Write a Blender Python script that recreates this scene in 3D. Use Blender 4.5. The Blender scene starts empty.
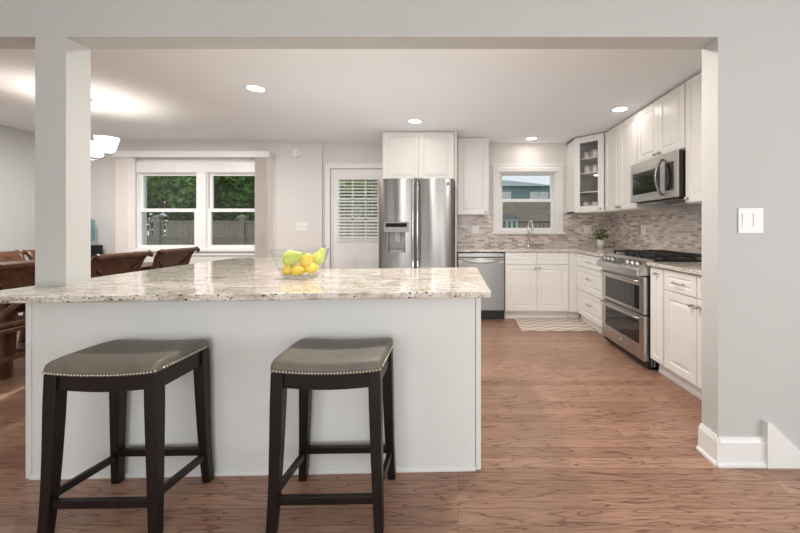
import bpy, math, random
from mathutils import Vector, Matrix
random.seed(7)
C = bpy.context.scene
COL = C.collection
PI = math.pi

# ---------------------------------------------------------------- camera, world, light, exposure
F = 345.0                                    # focal length in pixels of the 800 px wide frame
cam = bpy.data.cameras.new('camera')
cam_o = bpy.data.objects.new('camera', cam); COL.objects.link(cam_o)
cam_o.location = (0, 0, 1.205); cam_o.rotation_euler = (PI/2, 0, 0)
cam.sensor_width = 36.0; cam.lens = 36.0*F/800
cam.shift_x = (400-458)/800; cam.shift_y = -(266.5-227)/800
cam.clip_start = 0.05; cam.clip_end = 200
C.camera = cam_o

W = bpy.data.worlds.new('overcast_sky'); C.world = W; W.use_nodes = True
bg = W.node_tree.nodes['Background']
bg.inputs[0].default_value = (0.86, 0.92, 1.0, 1); bg.inputs[1].default_value = 1.0

def area(name, loc, rot, sx, sy, power, col, shape='RECTANGLE', spread=PI):
    l = bpy.data.lights.new(name, 'AREA'); l.shape = shape; l.size = sx; l.size_y = sy
    l.energy = power; l.color = col; l.spread = spread
    o = bpy.data.objects.new(name, l); COL.objects.link(o); o.location = loc; o.rotation_euler = rot
    return o
# daylight entering through the living room's unseen windows and an added door
DAY = (0.98, 0.995, 0.985)
area('picture_window_daylight', (0.1, -3.32, 1.20), (PI/2, 0, 0), 3.0, 2.1, 84, DAY)
area('added_door_daylight', (-3.7, -3.32, 1.16), (PI/2, 0, 0), 2.4, 2.1, 18, DAY)  # unseen door, added so light reaches the dining side
area('side_window_daylight', (3.72, -0.9, 1.30), (PI/2, 0, PI/2), 2.6, 1.9, 74, DAY)

# added uplight, out of view low behind the breakfast bar, fills the kitchen ceiling
area('ceiling_fill', (-0.58, 3.30, 0.30), (PI, 0, 0), 1.15, 1.2, 15, (0.93, 0.98, 1.0))
# added fill lights for the kitchen fronts, hidden behind the header
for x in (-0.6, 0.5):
    area('ceiling_disk_light', (x, 2.25, 2.425), (0, 0, 0), 0.15, 0.15, 24, (1.0, 0.93, 0.86), 'DISK')
area('ceiling_disk_light', (-3.95, 3.4, 2.425), (0, 0, 0), 0.15, 0.15, 62, (1.0, 0.96, 0.92), 'DISK')  # added fill light hidden behind the post, brightens the dining walls

C.view_settings.view_transform = 'Standard'; C.view_settings.look = 'None'
C.view_settings.exposure = 0.0; C.view_settings.gamma = 1.0
C.view_settings.use_curve_mapping = False
C.cycles.max_bounces = 10; C.cycles.diffuse_bounces = 7; C.cycles.transparent_max_bounces = 16
C.cycles.use_denoising = True
C.cycles.sample_clamp_indirect = 6.0

# ---------------------------------------------------------------- materials
def new_mat(name):
    m = bpy.data.materials.new(name); m.use_nodes = True
    nt = m.node_tree; b = nt.nodes['Principled BSDF']
    return m, nt, b
def N(nt, t, **kw):
    n = nt.nodes.new(t)
    for k, v in kw.items():
        setattr(n, k, v)
    return n
def ramp(nt, fac, stops):
    r = N(nt, 'ShaderNodeValToRGB'); els = r.color_ramp.elements
    while len(els) < len(stops): els.new(0.5)
    for e, (p, c) in zip(els, stops):
        e.position = p; e.color = (*c, 1)
    nt.links.new(fac, r.inputs[0]); return r.outputs[0]
def coords(nt, scale=(1, 1, 1), rot=(0, 0, 0), loc=(0, 0, 0)):
    tc = N(nt, 'ShaderNodeTexCoord'); mp = N(nt, 'ShaderNodeMapping')
    mp.inputs['Scale'].default_value = scale; mp.inputs['Rotation'].default_value = rot
    mp.inputs['Location'].default_value = loc
    nt.links.new(tc.outputs['Object'], mp.inputs[0]); return mp.outputs[0]
def noise(nt, vec, scale, detail=3, rough=0.5, dist=0.0):
    n = N(nt, 'ShaderNodeTexNoise'); n.inputs['Scale'].default_value = scale
    n.inputs['Detail'].default_value = detail; n.inputs['Roughness'].default_value = rough
    n.inputs['Distortion'].default_value = dist
    nt.links.new(vec, n.inputs['Vector']); return n
def mix(nt, fac, a, b, mode='MIX'):
    m = N(nt, 'ShaderNodeMix', data_type='RGBA', blend_type=mode)
    if isinstance(fac, (int, float)): m.inputs[0].default_value = fac
    else: nt.links.new(fac, m.inputs[0])
    for i, v in ((6, a), (7, b)):
        if isinstance(v, tuple): m.inputs[i].default_value = (*v, 1)
        else: nt.links.new(v, m.inputs[i])
    return m.outputs[2]
def bump(nt, b, h, strength=0.2, dist=0.005):
    n = N(nt, 'ShaderNodeBump'); n.inputs['Strength'].default_value = strength
    n.inputs['Distance'].default_value = dist
    nt.links.new(h, n.inputs['Height']); nt.links.new(n.outputs[0], b.inputs['Normal'])
def simple(name, col, rough=0.5, metal=0.0, var=0.06, scale=6.0, stretch=(1, 1, 1), bumps=0.0, spec=0.5, coat=0.0):
    m, nt, b = new_mat(name)
    n = noise(nt, coords(nt, stretch), scale)
    lo = tuple(max(0, c*(1-var)) for c in col); hi = tuple(min(1, c*(1+var)) for c in col)
    nt.links.new(ramp(nt, n.outputs[0], [(0.3, lo), (0.7, hi)]), b.inputs['Base Color'])
    b.inputs['Roughness'].default_value = rough; b.inputs['Metallic'].default_value = metal
    b.inputs['Specular IOR Level'].default_value = spec; b.inputs['Coat Weight'].default_value = coat
    if bumps: bump(nt, b, n.outputs[0], bumps)
    return m
def emit(name, col, strength):
    m, nt, b = new_mat(name)
    b.inputs['Base Color'].default_value = (*col, 1)
    b.inputs['Emission Color'].default_value = (*col, 1); b.inputs['Emission Strength'].default_value = strength
    return m
def clear_glass(name, tint=(1, 1, 1), gloss=0.08, rough=0.02):
    m, nt, b = new_mat(name); nt.nodes.remove(b)
    out = nt.nodes['Material Output']
    t = N(nt, 'ShaderNodeBsdfTransparent'); t.inputs[0].default_value = (*tint, 1)
    g = N(nt, 'ShaderNodeBsdfGlossy'); g.inputs['Roughness'].default_value = rough
    lw = N(nt, 'ShaderNodeLayerWeight'); lw.inputs[0].default_value = 0.5      # facing = 1 - |cos|
    pw = N(nt, 'ShaderNodeMath', operation='POWER'); nt.links.new(lw.outputs['Facing'], pw.inputs[0]); pw.inputs[1].default_value = 5.0
    ma = N(nt, 'ShaderNodeMath', operation='MULTIPLY_ADD'); ma.use_clamp = True
    nt.links.new(pw.outputs[0], ma.inputs[0]); ma.inputs[1].default_value = 0.9; ma.inputs[2].default_value = 0.04+gloss
    ms = N(nt, 'ShaderNodeMixShader'); nt.links.new(ma.outputs[0], ms.inputs[0])
    nt.links.new(t.outputs[0], ms.inputs[1]); nt.links.new(g.outputs[0], ms.inputs[2])
    nt.links.new(ms.outputs[0], out.inputs[0]); return m

def floor_material():
    m, nt, b = new_mat('oak_plank_floor')
    v = coords(nt)
    br = N(nt, 'ShaderNodeTexBrick'); br.offset = 0.37; br.offset_frequency = 3; br.squash = 1.0
    nt.links.new(v, br.inputs['Vector'])
    br.inputs['Color1'].default_value = (0, 0, 0, 1); br.inputs['Color2'].default_value = (1, 1, 1, 1)
    br.inputs['Mortar'].default_value = (0.5, 0.5, 0.5, 1)
    br.inputs['Scale'].default_value = 1.0; br.inputs['Mortar Size'].default_value = 0.0009
    br.inputs['Mortar Smooth'].default_value = 0.3; br.inputs['Bias'].default_value = 0.0
    br.inputs['Brick Width'].default_value = 1.5; br.inputs['Row Height'].default_value = 0.082
    base = ramp(nt, br.outputs['Color'], [(0.0, (0.310, 0.182, 0.124)), (0.5, (0.360, 0.216, 0.150)), (1.0, (0.420, 0.258, 0.181))])
    # cathedral grain: contour bands of a noise stretched along each board, shifted from board to board
    sv = N(nt, 'ShaderNodeVectorMath', operation='MULTIPLY_ADD')
    nt.links.new(br.outputs['Color'], sv.inputs[0]); sv.inputs[1].default_value = (7.0, 3.0, 5.0)
    mp = coords(nt, (1.7, 13.0, 1.0)); nt.links.new(mp, sv.inputs[2])
    n1 = noise(nt, sv.outputs[0], 1.1, 2, 0.5, 0.3)
    mu = N(nt, 'ShaderNodeMath', operation='MULTIPLY'); nt.links.new(n1.outputs[0], mu.inputs[0]); mu.inputs[1].default_value = 15.0
    fr = N(nt, 'ShaderNodeMath', operation='PINGPONG'); nt.links.new(mu.outputs[0], fr.inputs[0]); fr.inputs[1].default_value = 1.0
    band = ramp(nt, fr.outputs[0], [(0.0, (0.16, 0.12, 0.11)), (0.07, (0.42, 0.37, 0.35)), (0.17, (0.93, 0.92, 0.92)), (0.6, (1.02, 1.02, 1.02)), (1.0, (1.06, 1.06, 1.06))])
    c1 = mix(nt, 0.6, base, band, 'MULTIPLY')
    fine = noise(nt, coords(nt, (7.0, 130.0, 1.0)), 1.0, 5, 0.65)
    fr2 = ramp(nt, fine.outputs[0], [(0.32, (0.50, 0.47, 0.45)), (0.50, (1.0, 1.0, 1.0)), (0.75, (1.18, 1.18, 1.18))])
    c2 = mix(nt, 0.85, c1, fr2, 'MULTIPLY')
    pat = noise(nt, coords(nt, (0.9, 1.6, 1.0)), 1.0, 2, 0.5)
    c2 = mix(nt, 0.7, c2, ramp(nt, pat.outputs[0], [(0.3, (0.84, 0.78, 0.75)), (0.7, (1.10, 1.08, 1.07))]), 'MULTIPLY')
    c3 = mix(nt, br.outputs['Fac'], c2, (0.05, 0.028, 0.02))
    nt.links.new(c3, b.inputs['Base Color'])
    r = ramp(nt, fine.outputs[0], [(0.2, (0.38, 0.38, 0.38)), (0.8, (0.24, 0.24, 0.24))])
    nt.links.new(r, b.inputs['Roughness']); b.inputs['Specular IOR Level'].default_value = 0.45
    bump(nt, b, fine.outputs[0], 0.12, 0.002)
    return m
def granite_material():
    m, nt, b = new_mat('speckled_granite')
    v = coords(nt)
    n1 = noise(nt, v, 9, 5, 0.6, 0.4); n2 = noise(nt, v, 75, 4, 0.7, 0.2); n3 = noise(nt, v, 38, 2, 0.5)
    vs = coords(nt, (1.0, 4.5, 4.5)); n4 = noise(nt, vs, 7, 5, 0.7, 0.6)
    base = ramp(nt, n1.outputs[0], [(0.32, (0.56, 0.49, 0.425)), (0.5, (0.70, 0.65, 0.585)), (0.68, (0.78, 0.745, 0.69))])
    vein = ramp(nt, n4.outputs[0], [(0.38, (0.50, 0.43, 0.37)), (0.50, (1, 1, 1))])
    c = mix(nt, 0.9, base, vein, 'MULTIPLY')
    gry = ramp(nt, n2.outputs[0], [(0.52, (0, 0, 0)), (0.60, (0.7, 0.7, 0.7))])
    c = mix(nt, gry, c, (0.30, 0.29, 0.26))
    vo = N(nt, 'ShaderNodeTexVoronoi'); vo.inputs['Scale'].default_value = 70; nt.links.new(coords(nt, (0.55, 1, 1)), vo.inputs['Vector'])
    d1 = ramp(nt, vo.outputs['Distance'], [(0.22, (1, 1, 1)), (0.33, (0, 0, 0))])
    d2 = ramp(nt, n3.outputs[0], [(0.50, (0, 0, 0)), (0.56, (1, 1, 1))])
    dk = mix(nt, 1.0, d1, d2, 'MULTIPLY')
    c = mix(nt, dk, c, (0.045, 0.042, 0.038))
    nt.links.new(c, b.inputs['Base Color']); b.inputs['Roughness'].default_value = 0.07
    b.inputs['Specular IOR Level'].default_value = 0.42
    return m
def tile_material(name, axis):
    m, nt, b = new_mat(name)
    tc = N(nt, 'ShaderNodeTexCoord'); sp = N(nt, 'ShaderNodeSeparateXYZ'); cb = N(nt, 'ShaderNodeCombineXYZ')
    nt.links.new(tc.outputs['Object'], sp.inputs[0])
    nt.links.new(sp.outputs[axis], cb.inputs[0]); nt.links.new(sp.outputs[2], cb.inputs[1])
    br = N(nt, 'ShaderNodeTexBrick'); br.offset = 0.5
    nt.links.new(cb.outputs[0], br.inputs['Vector'])
    br.inputs['Color1'].default_value = (0, 0, 0, 1); br.inputs['Color2'].default_value = (1, 1, 1, 1)
    br.inputs['Scale'].default_value = 1.0; br.inputs['Mortar Size'].default_value = 0.0022
    br.inputs['Brick Width'].default_value = 0.098; br.inputs['Row Height'].default_value = 0.030
    br.inputs['Bias'].default_value = 0.05
    tone = ramp(nt, br.outputs['Color'], [(0.0, (0.27, 0.22, 0.205)), (0.3, (0.48, 0.415, 0.385)), (0.7, (0.64, 0.57, 0.53)), (1.0, (0.76, 0.70, 0.655))])
    n = noise(nt, cb.outputs[0], 30, 4, 0.7, 0.8)
    mot = ramp(nt, n.outputs[0], [(0.3, (0.78, 0.76, 0.75)), (0.7, (1.12, 1.11, 1.10))])
    c = mix(nt, 0.7, tone, mot, 'MULTIPLY')
    c = mix(nt, br.outputs['Fac'], c, (0.72, 0.65, 0.61))
    nt.links.new(c, b.inputs['Base Color']); b.inputs['Roughness'].default_value = 0.28
    bump(nt, b, br.outputs['Fac'], -0.3, 0.003)
    return m
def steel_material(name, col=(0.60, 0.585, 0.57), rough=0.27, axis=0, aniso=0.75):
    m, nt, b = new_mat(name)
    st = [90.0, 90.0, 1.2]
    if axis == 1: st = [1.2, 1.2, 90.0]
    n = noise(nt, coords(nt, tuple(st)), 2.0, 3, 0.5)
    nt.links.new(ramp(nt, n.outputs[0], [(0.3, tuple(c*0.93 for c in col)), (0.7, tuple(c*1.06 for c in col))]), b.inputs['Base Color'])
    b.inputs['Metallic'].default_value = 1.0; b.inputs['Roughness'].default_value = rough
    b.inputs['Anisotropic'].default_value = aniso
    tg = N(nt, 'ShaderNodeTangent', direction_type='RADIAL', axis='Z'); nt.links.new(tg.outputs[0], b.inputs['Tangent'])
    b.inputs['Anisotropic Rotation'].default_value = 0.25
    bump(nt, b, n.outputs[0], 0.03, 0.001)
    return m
def wood_material(name, dark, light, stretch=(30, 30, 2), rough=0.4):
    m, nt, b = new_mat(name)
    n = noise(nt, coords(nt, stretch), 1.2, 4, 0.6, 0.5)
    nt.links.new(ramp(nt, n.outputs[0], [(0.3, dark), (0.7, light)]), b.inputs['Base Color'])
    b.inputs['Roughness'].default_value = rough; b.inputs['Specular IOR Level'].default_value = 0.38; bump(nt, b, n.outputs[0], 0.08, 0.002)
    return m
def leather_material():
    m, nt, b = new_mat('grey_green_leather')
    v = coords(nt)
    n = noise(nt, v, 9, 4, 0.6, 0.3)
    vo = N(nt, 'ShaderNodeTexVoronoi', feature='DISTANCE_TO_EDGE'); vo.inputs['Scale'].default_value = 26
    nt.links.new(noise(nt, v, 5, 3, 0.5).outputs['Color'], vo.inputs['Vector'])
    c = ramp(nt, n.outputs[0], [(0.3, (0.115, 0.106, 0.085)), (0.7, (0.160, 0.148, 0.120))])
    cr = ramp(nt, vo.outputs['Distance'], [(0.0, (0.72, 0.72, 0.72)), (0.05, (1, 1, 1))])
    nt.links.new(mix(nt, 0.6, c, cr, 'MULTIPLY'), b.inputs['Base Color'])
    b.inputs['Roughness'].default_value = 0.48
    fine = noise(nt, v, 180, 2, 0.5); bump(nt, b, fine.outputs[0], 0.15, 0.002)
    return m
def rug_material():
    m, nt, b = new_mat('wavy_rug_weave')
    v = coords(nt)
    w = N(nt, 'ShaderNodeTexWave', wave_type='BANDS', bands_direction='Y'); w.inputs['Scale'].default_value = 2.6
    sp = N(nt, 'ShaderNodeSeparateXYZ'); nt.links.new(v, sp.inputs[0])
    s = N(nt, 'ShaderNodeMath', operation='PINGPONG'); nt.links.new(sp.outputs[0], s.inputs[0]); s.inputs[1].default_value = 0.11
    ad = N(nt, 'ShaderNodeMath', operation='MULTIPLY_ADD'); nt.links.new(s.outputs[0], ad.inputs[0]); ad.inputs[1].default_value = 0.55
    nt.links.new(sp.outputs[1], ad.inputs[2])
    cb = N(nt, 'ShaderNodeCombineXYZ'); nt.links.new(ad.outputs[0], cb.inputs[1])
    nt.links.new(cb.outputs[0], w.inputs['Vector'])
    c = ramp(nt, w.outputs['Fac'], [(0.42, (0.70, 0.62, 0.54)), (0.62, (0.70, 0.62, 0.54)), (0.78, (0.46, 0.39, 0.345))])
    nt.links.new(c, b.inputs['Base Color']); b.inputs['Roughness'].default_value = 0.95
    n = noise(nt, v, 220, 2, 0.5); bump(nt, b, n.outputs[0], 0.4, 0.004)
    return m
def leaf_material(name, a, bcol):
    m, nt, b = new_mat(name)
    n = noise(nt, coords(nt), 2.2, 5, 0.7)
    nt.links.new(ramp(nt, n.outputs[0], [(0.33, a), (0.68, bcol)]), b.inputs['Base Color'])
    b.inputs['Roughness'].default_value = 0.55; return m
def shade_glass():
    m, nt, b = new_mat('frosted_lamp_glass'); out = nt.nodes['Material Output']
    b.inputs['Base Color'].default_value = (0.95, 0.93, 0.9, 1); b.inputs['Roughness'].default_value = 0.3
    b.inputs['Emission Color'].default_value = (1.0, 0.96, 0.90, 1); b.inputs['Emission Strength'].default_value = 0.5
    t = N(nt, 'ShaderNodeBsdfTranslucent'); t.inputs[0].default_value = (0.95, 0.93, 0.9, 1)
    tr = N(nt, 'ShaderNodeBsdfTransparent')
    a = N(nt, 'ShaderNodeMixShader'); a.inputs[0].default_value = 0.35; nt.links.new(t.outputs[0], a.inputs[1]); nt.links.new(tr.outputs[0], a.inputs[2])
    c = N(nt, 'ShaderNodeMixShader'); c.inputs[0].default_value = 0.65; nt.links.new(b.outputs[0], c.inputs[1]); nt.links.new(a.outputs[0], c.inputs[2])
    nt.links.new(c.outputs[0], out.inputs[0])
    return m

M = dict(
    wall=simple('warm_grey_wall_paint', (0.53, 0.535, 0.52), 0.75, var=0.015, scale=2, bumps=0.02),
    wallk=simple('pale_kitchen_wall_paint', (0.70, 0.675, 0.655), 0.75, var=0.015, scale=2, bumps=0.02),
    ceil=simple('ceiling_paint', (0.85, 0.87, 0.88), 0.85, var=0.01, scale=2),
    trim=simple('white_trim_paint', (0.80, 0.80, 0.79), 0.35, var=0.012),
    cab=simple('white_cabinet_paint', (0.80, 0.785, 0.765), 0.34, var=0.012),
    island=simple('pale_grey_island_paint', (0.70, 0.71, 0.69), 0.45, var=0.012),
    vinyl=simple('white_window_vinyl', (0.82, 0.82, 0.81), 0.3, var=0.01),
    floor=floor_material(), granite=granite_material(),
    tileb=tile_material('mosaic_tile_back', 0), tiler=tile_material('mosaic_tile_right', 1),
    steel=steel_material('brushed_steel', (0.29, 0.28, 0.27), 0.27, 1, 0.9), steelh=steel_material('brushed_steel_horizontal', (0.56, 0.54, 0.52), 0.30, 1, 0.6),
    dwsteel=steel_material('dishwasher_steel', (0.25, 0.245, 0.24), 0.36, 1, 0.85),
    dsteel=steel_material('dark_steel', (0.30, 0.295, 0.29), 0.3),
    chrome=simple('polished_chrome', (0.78, 0.78, 0.78), 0.12, 1.0, 0.02),
    nickel=simple('brushed_nickel', (0.50, 0.47, 0.44), 0.28, 1.0, 0.03),
    knobsteel=simple('dark_knob_steel', (0.26, 0.25, 0.24), 0.4, 1.0, 0.05),
    black=simple('black_enamel', (0.012, 0.012, 0.013), 0.3, var=0.1),
    iron=simple('cast_iron', (0.02, 0.019, 0.018), 0.55, var=0.2, scale=60, bumps=0.1),
    bglass=simple('black_oven_glass', (0.012, 0.012, 0.012), 0.05, var=0.05, spec=0.7),
    grey=simple('grey_plastic', (0.20, 0.20, 0.20), 0.4),
    lgrey=simple('light_grey_plastic', (0.22, 0.22, 0.215), 0.3),
    white=simple('white_plastic', (0.80, 0.795, 0.78), 0.35, var=0.01),
    espresso=wood_material('espresso_stained_wood', (0.005, 0.003, 0.003), (0.011, 0.006, 0.0055), rough=0.38),
    walnut=wood_material('carved_brown_wood', (0.035, 0.014, 0.008), (0.125, 0.055, 0.030), rough=0.33),
    leather=leather_material(), brass=simple('antique_nailheads', (0.55, 0.50, 0.42), 0.3, 1.0, 0.1),
    rug=rug_material(), glass=clear_glass('clear_glass', (0.985, 0.985, 0.985), 0.01), bowlglass=clear_glass('bowl_glass', (0.975, 0.98, 0.98), 0.03),
    pane=clear_glass('window_glass', (0.97, 0.985, 0.98), 0.0),
    lemon=simple('lemon_peel', (0.90, 0.66, 0.05), 0.4, var=0.08, scale=20, bumps=0.15),
    pear=simple('pear_skin', (0.56, 0.68, 0.10), 0.38, var=0.15, scale=12),
    stem=simple('brown_stem', (0.12, 0.07, 0.03), 0.7),
    ceramic=simple('white_ceramic', (0.80, 0.79, 0.77), 0.2, var=0.01),
    mug=simple('patterned_mug_glaze', (0.70, 0.69, 0.68), 0.25, var=0.25, scale=40),
    leafy=leaf_material('house_plant_leaf', (0.06, 0.12, 0.03), (0.18, 0.26, 0.08)),
    leafa=leaf_material('tree_leaf_deep', (0.05, 0.13, 0.025), (0.22, 0.42, 0.08)),
    leafb=leaf_material('tree_leaf_bright', (0.08, 0.19, 0.03), (0.36, 0.58, 0.12)),
    bark=wood_material('tree_bark', (0.05, 0.04, 0.03), (0.14, 0.11, 0.08)),
    fence=wood_material('weathered_fence_wood', (0.20, 0.17, 0.135), (0.40, 0.35, 0.28), rough=0.8),
    grass=simple('lawn_grass', (0.08, 0.15, 0.04), 0.9, var=0.4, scale=20),
    siding=simple('blue_green_siding', (0.24, 0.34, 0.35), 0.7),
    roofing=simple('grey_green_shingles', (0.36, 0.43, 0.42), 0.8, var=0.12, scale=20),
    bronze=simple('dark_fence_metal', (0.06, 0.07, 0.07), 0.5),
    shed=simple('shed_green_paint', (0.20, 0.27, 0.25), 0.6),
    blind=simple('pale_blind_fabric', (0.74, 0.69, 0.66), 0.7, var=0.03),
    lens=emit('led_lens', (1.0, 0.96, 0.90), 6.0), bulb=emit('bulb_glow', (1.0, 0.93, 0.82), 8.0), shade=shade_glass(),
    water=clear_glass('blue_water_bottle', (0.62, 0.78, 0.84), 0.10),
    display=simple('black_display_glass', (0.008, 0.008, 0.010), 0.08),
    screen=simple('grey_lcd_glass', (0.06, 0.065, 0.07), 0.25),
)
def brick_house():
    m, nt, b = new_mat('tan_brick')
    v = coords(nt, (1, 1, 1), (PI/2, 0, 0))
    br = N(nt, 'ShaderNodeTexBrick'); nt.links.new(v, br.inputs['Vector'])
    br.inputs['Color1'].default_value = (0.34, 0.25, 0.19, 1); br.inputs['Color2'].default_value = (0.44, 0.34, 0.27, 1)
    br.inputs['Mortar'].default_value = (0.45, 0.40, 0.35, 1); br.inputs['Scale'].default_value = 1
    br.inputs['Brick Width'].default_value = 0.25; br.inputs['Row Height'].default_value = 0.085; br.inputs['Mortar Size'].default_value = 0.01
    nt.links.new(br.outputs['Color'], b.inputs['Base Color']); b.inputs['Roughness'].default_value = 0.85
    return m
M['brick'] = brick_house()

# ---------------------------------------------------------------- mesh helpers
class MB:
    def __init__(s): s.v = []; s.f = []; s.sm = []
    def add(s, vs, fs, smooth=False):
        o = len(s.v); s.v += [tuple(p) for p in vs]
        for f in fs: s.f.append(tuple(i+o for i in f)); s.sm.append(smooth)
        return s
    def box(s, x0, x1, y0, y1, z0, z1):
        return s.add([(x0,y0,z0),(x1,y0,z0),(x1,y1,z0),(x0,y1,z0),(x0,y0,z1),(x1,y0,z1),(x1,y1,z1),(x0,y1,z1)],
                     [(0,3,2,1),(4,5,6,7),(0,1,5,4),(1,2,6,5),(2,3,7,6),(3,0,4,7)])
    def loft(s, rings, smooth=False, cap=True):
        n = len(rings[0]); vs = [p for r in rings for p in r]; fs = []
        for i in range(len(rings)-1):
            for j in range(n):
                k = (j+1) % n
                fs.append((i*n+j, i*n+k, (i+1)*n+k, (i+1)*n+j))
        s.add(vs, fs, smooth)
        if cap:
            o = len(s.v)-len(vs)
            s.f.append(tuple(o+j for j in reversed(range(n)))); s.sm.append(False)
            s.f.append(tuple(o+(len(rings)-1)*n+j for j in range(n))); s.sm.append(False)
        return s
    def prism(s, poly, a0, a1, axis='z', smooth=False):
        def P(u, v, w): return {'z': (u, v, w), 'x': (w, u, v), 'y': (u, w, v)}[axis]
        return s.loft([[P(u, v, a0) for u, v in poly], [P(u, v, a1) for u, v in poly]], smooth)
    def lathe(s, prof, n=24, c=(0, 0, 0), smooth=True, cap=False):
        rings = [[(c[0]+r*math.cos(2*PI*j/n), c[1]+r*math.sin(2*PI*j/n), c[2]+z) for j in range(n)] for r, z in prof]
        return s.loft(rings, smooth, cap)
    def tube(s, pts, r, n=8, cap=True, smooth=True, rs=None):
        pts = [Vector(p) for p in pts]; rings = []; up = None
        for i, p in enumerate(pts):
            d = (pts[min(i+1, len(pts)-1)] - pts[max(i-1, 0)]).normalized()
            if up is None:
                up = Vector((0, 0, 1)) if abs(d.z) < 0.9 else Vector((1, 0, 0))
            a = d.cross(up).normalized(); up = a.cross(d).normalized()
            rr = rs[i] if rs else r
            rings.append([tuple(p + a*rr*math.cos(2*PI*j/n) + up*rr*math.sin(2*PI*j/n)) for j in range(n)])
        return s.loft(rings, smooth, cap)
    def bar(s, p, q, wx, wy, up=(0, 0, 1)):
        p, q = Vector(p), Vector(q); d = (q-p).normalized(); u = Vector(up)
        a = d.cross(u).normalized(); u = a.cross(d).normalized()
        R = lambda c: [tuple(c + a*sx*wx/2 + u*sy*wy/2) for sx, sy in ((-1,-1),(1,-1),(1,1),(-1,1))]
        return s.loft([R(p), R(q)])
    def sphere(s, c, r, n=12, m=8, sc=(1, 1, 1), smooth=True):
        prof = [(math.sin(PI*i/m), -math.cos(PI*i/m)) for i in range(m+1)]
        rings = [[(c[0]+sc[0]*r*max(a, 1e-3)*math.cos(2*PI*j/n), c[1]+sc[1]*r*max(a, 1e-3)*math.sin(2*PI*j/n), c[2]+sc[2]*r*z) for j in range(n)] for a, z in prof]
        return s.loft(rings, smooth)
    def build(s, name, mat, parent=None, bevel=0.0, seg=2):
        me = bpy.data.meshes.new(name); me.from_pydata(s.v, [], s.f)
        me.polygons.foreach_set('use_smooth', s.sm)
        import bmesh
        bm = bmesh.new(); bm.from_mesh(me); bmesh.ops.recalc_face_normals(bm, faces=bm.faces); bm.to_mesh(me); bm.free()
        me.materials.append(M[mat] if isinstance(mat, str) else mat); me.update()
        o = bpy.data.objects.new(name, me); COL.objects.link(o)
        if parent: o.parent = parent
        if bevel:
            b = o.modifiers.new('edge_bevel', 'BEVEL'); b.width = bevel; b.segments = seg; b.limit_method = 'ANGLE'
            b.angle_limit = math.radians(40)
        return o
def tag(o, label, cat, group=None, kind=None):
    o['label'] = label; o['category'] = cat
    if group: o['group'] = group
    if kind: o['kind'] = kind
    return o
def thing(name, label, cat, loc=(0, 0, 0), rz=0.0, group=None):
    o = bpy.data.objects.new(name, None); COL.objects.link(o); o.empty_display_size = 0.1
    o.location = loc; o.rotation_euler = (0, 0, rz)
    return tag(o, label, cat, group)
def dup(root, loc, rz=0.0, label=None):
    r = root.copy(); COL.objects.link(r); r.location = loc; r.rotation_euler = (0, 0, rz)
    if label: r['label'] = label
    for ch in list(root.children):
        c = ch.copy(); COL.objects.link(c); c.parent = r
        for g in list(ch.children):
            d = g.copy(); COL.objects.link(d); d.parent = c
    return r
def struct(o):
    o['kind'] = 'structure'; return o
def rect(x, y, hx, hy, z): return [(x-hx, y-hy, z), (x+hx, y-hy, z), (x+hx, y+hy, z), (x-hx, y+hy, z)]

# ---------------------------------------------------------------- setting
XL, XR, YB, YBL, ZC = -5.53, 2.26, 5.08, 5.03, 2.44
XO, YR = 3.6, -3.2                                 # living room right wall, rear wall
YN0, YN1 = 1.754, 1.872                            # partition between living room and kitchen
HZ = 2.171                                         # header underside
struct(MB().box(XL-0.1, XO+0.1, YR-0.1, YB+0.1, -0.06, 0).build('floor', 'floor'))
struct(MB().box(XL-0.1, XO+0.1, YR-0.1, YB+0.1, ZC, ZC+0.06).build('ceiling', 'ceil'))
# partition: right part and header
m = MB()
m.box(1.322, XO, YN0, YN1, 0, ZC); m.box(XL, 1.322, YN0, YN1, HZ, ZC);
struct(m.build('wall_front', 'wall'))
CT = 0.902                                         # island worktop height
struct(MB().box(-2.150, -1.993, YN0, YN1, CT, HZ).build('column', 'wall'))
struct(MB().box(XR, XR+0.1, YN1, YB+0.1, 0, ZC).build('wall_right', 'wallk'))
# left wall of dining and living rooms
struct(MB().box(XL-0.1, XL, YR, YB+0.1, 0, ZC).build('wall_left', 'wall'))
# rear and outer walls of the living room with their windows
m = MB(); PX0, PX1, PZ0, PZ1 = -1.4, 1.6, 0.12, 2.28
m.box(XL, -4.9, YR-0.1, YR, 0, ZC); m.box(-2.5, PX0, YR-0.1, YR, 0, ZC); m.box(-4.9, -2.5, YR-0.1, YR, 2.22, ZC); m.box(PX1, XO, YR-0.1, YR, 0, ZC); m.box(PX0, PX1, YR-0.1, YR, 0, PZ0); m.box(PX0, PX1, YR-0.1, YR, PZ1, ZC)
struct(m.build('wall_rear', 'wall'))
m = MB()
m.box(XO, XO+0.1, YR, -2.2, 0, ZC); m.box(XO, XO+0.1, 0.4, YN1, 0, ZC); m.box(XO, XO+0.1, -2.2, 0.4, 0, 0.35); m.box(XO, XO+0.1, -2.2, 0.4, 2.25, ZC)
struct(m.build('wall_outer', 'wall'))
m = MB()
for x in (PX0, 0.07, PX1-0.06): m.box(x, x+0.06, YR-0.08, YR-0.03, PZ0, PZ1)
m.box(PX0, PX1, YR-0.08, YR-0.03, PZ0, PZ0+0.06); m.box(PX0, PX1, YR-0.08, YR-0.03, PZ1-0.06, PZ1)
struct(m.build('window_3', 'vinyl'))
m = MB()
for x in (-4.9, -3.74, -2.58): m.box(x, x+0.08, YR-0.08, YR-0.03, 0, 2.22)
m.box(-4.9, -2.5, YR-0.08, YR-0.03, 2.14, 2.22); m.box(-4.9, -2.5, YR-0.08, YR-0.03, 0, 0.1)
struct(m.build('added_door', 'vinyl'))  # frame of the unseen door added for the dining light
m = MB()
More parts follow.
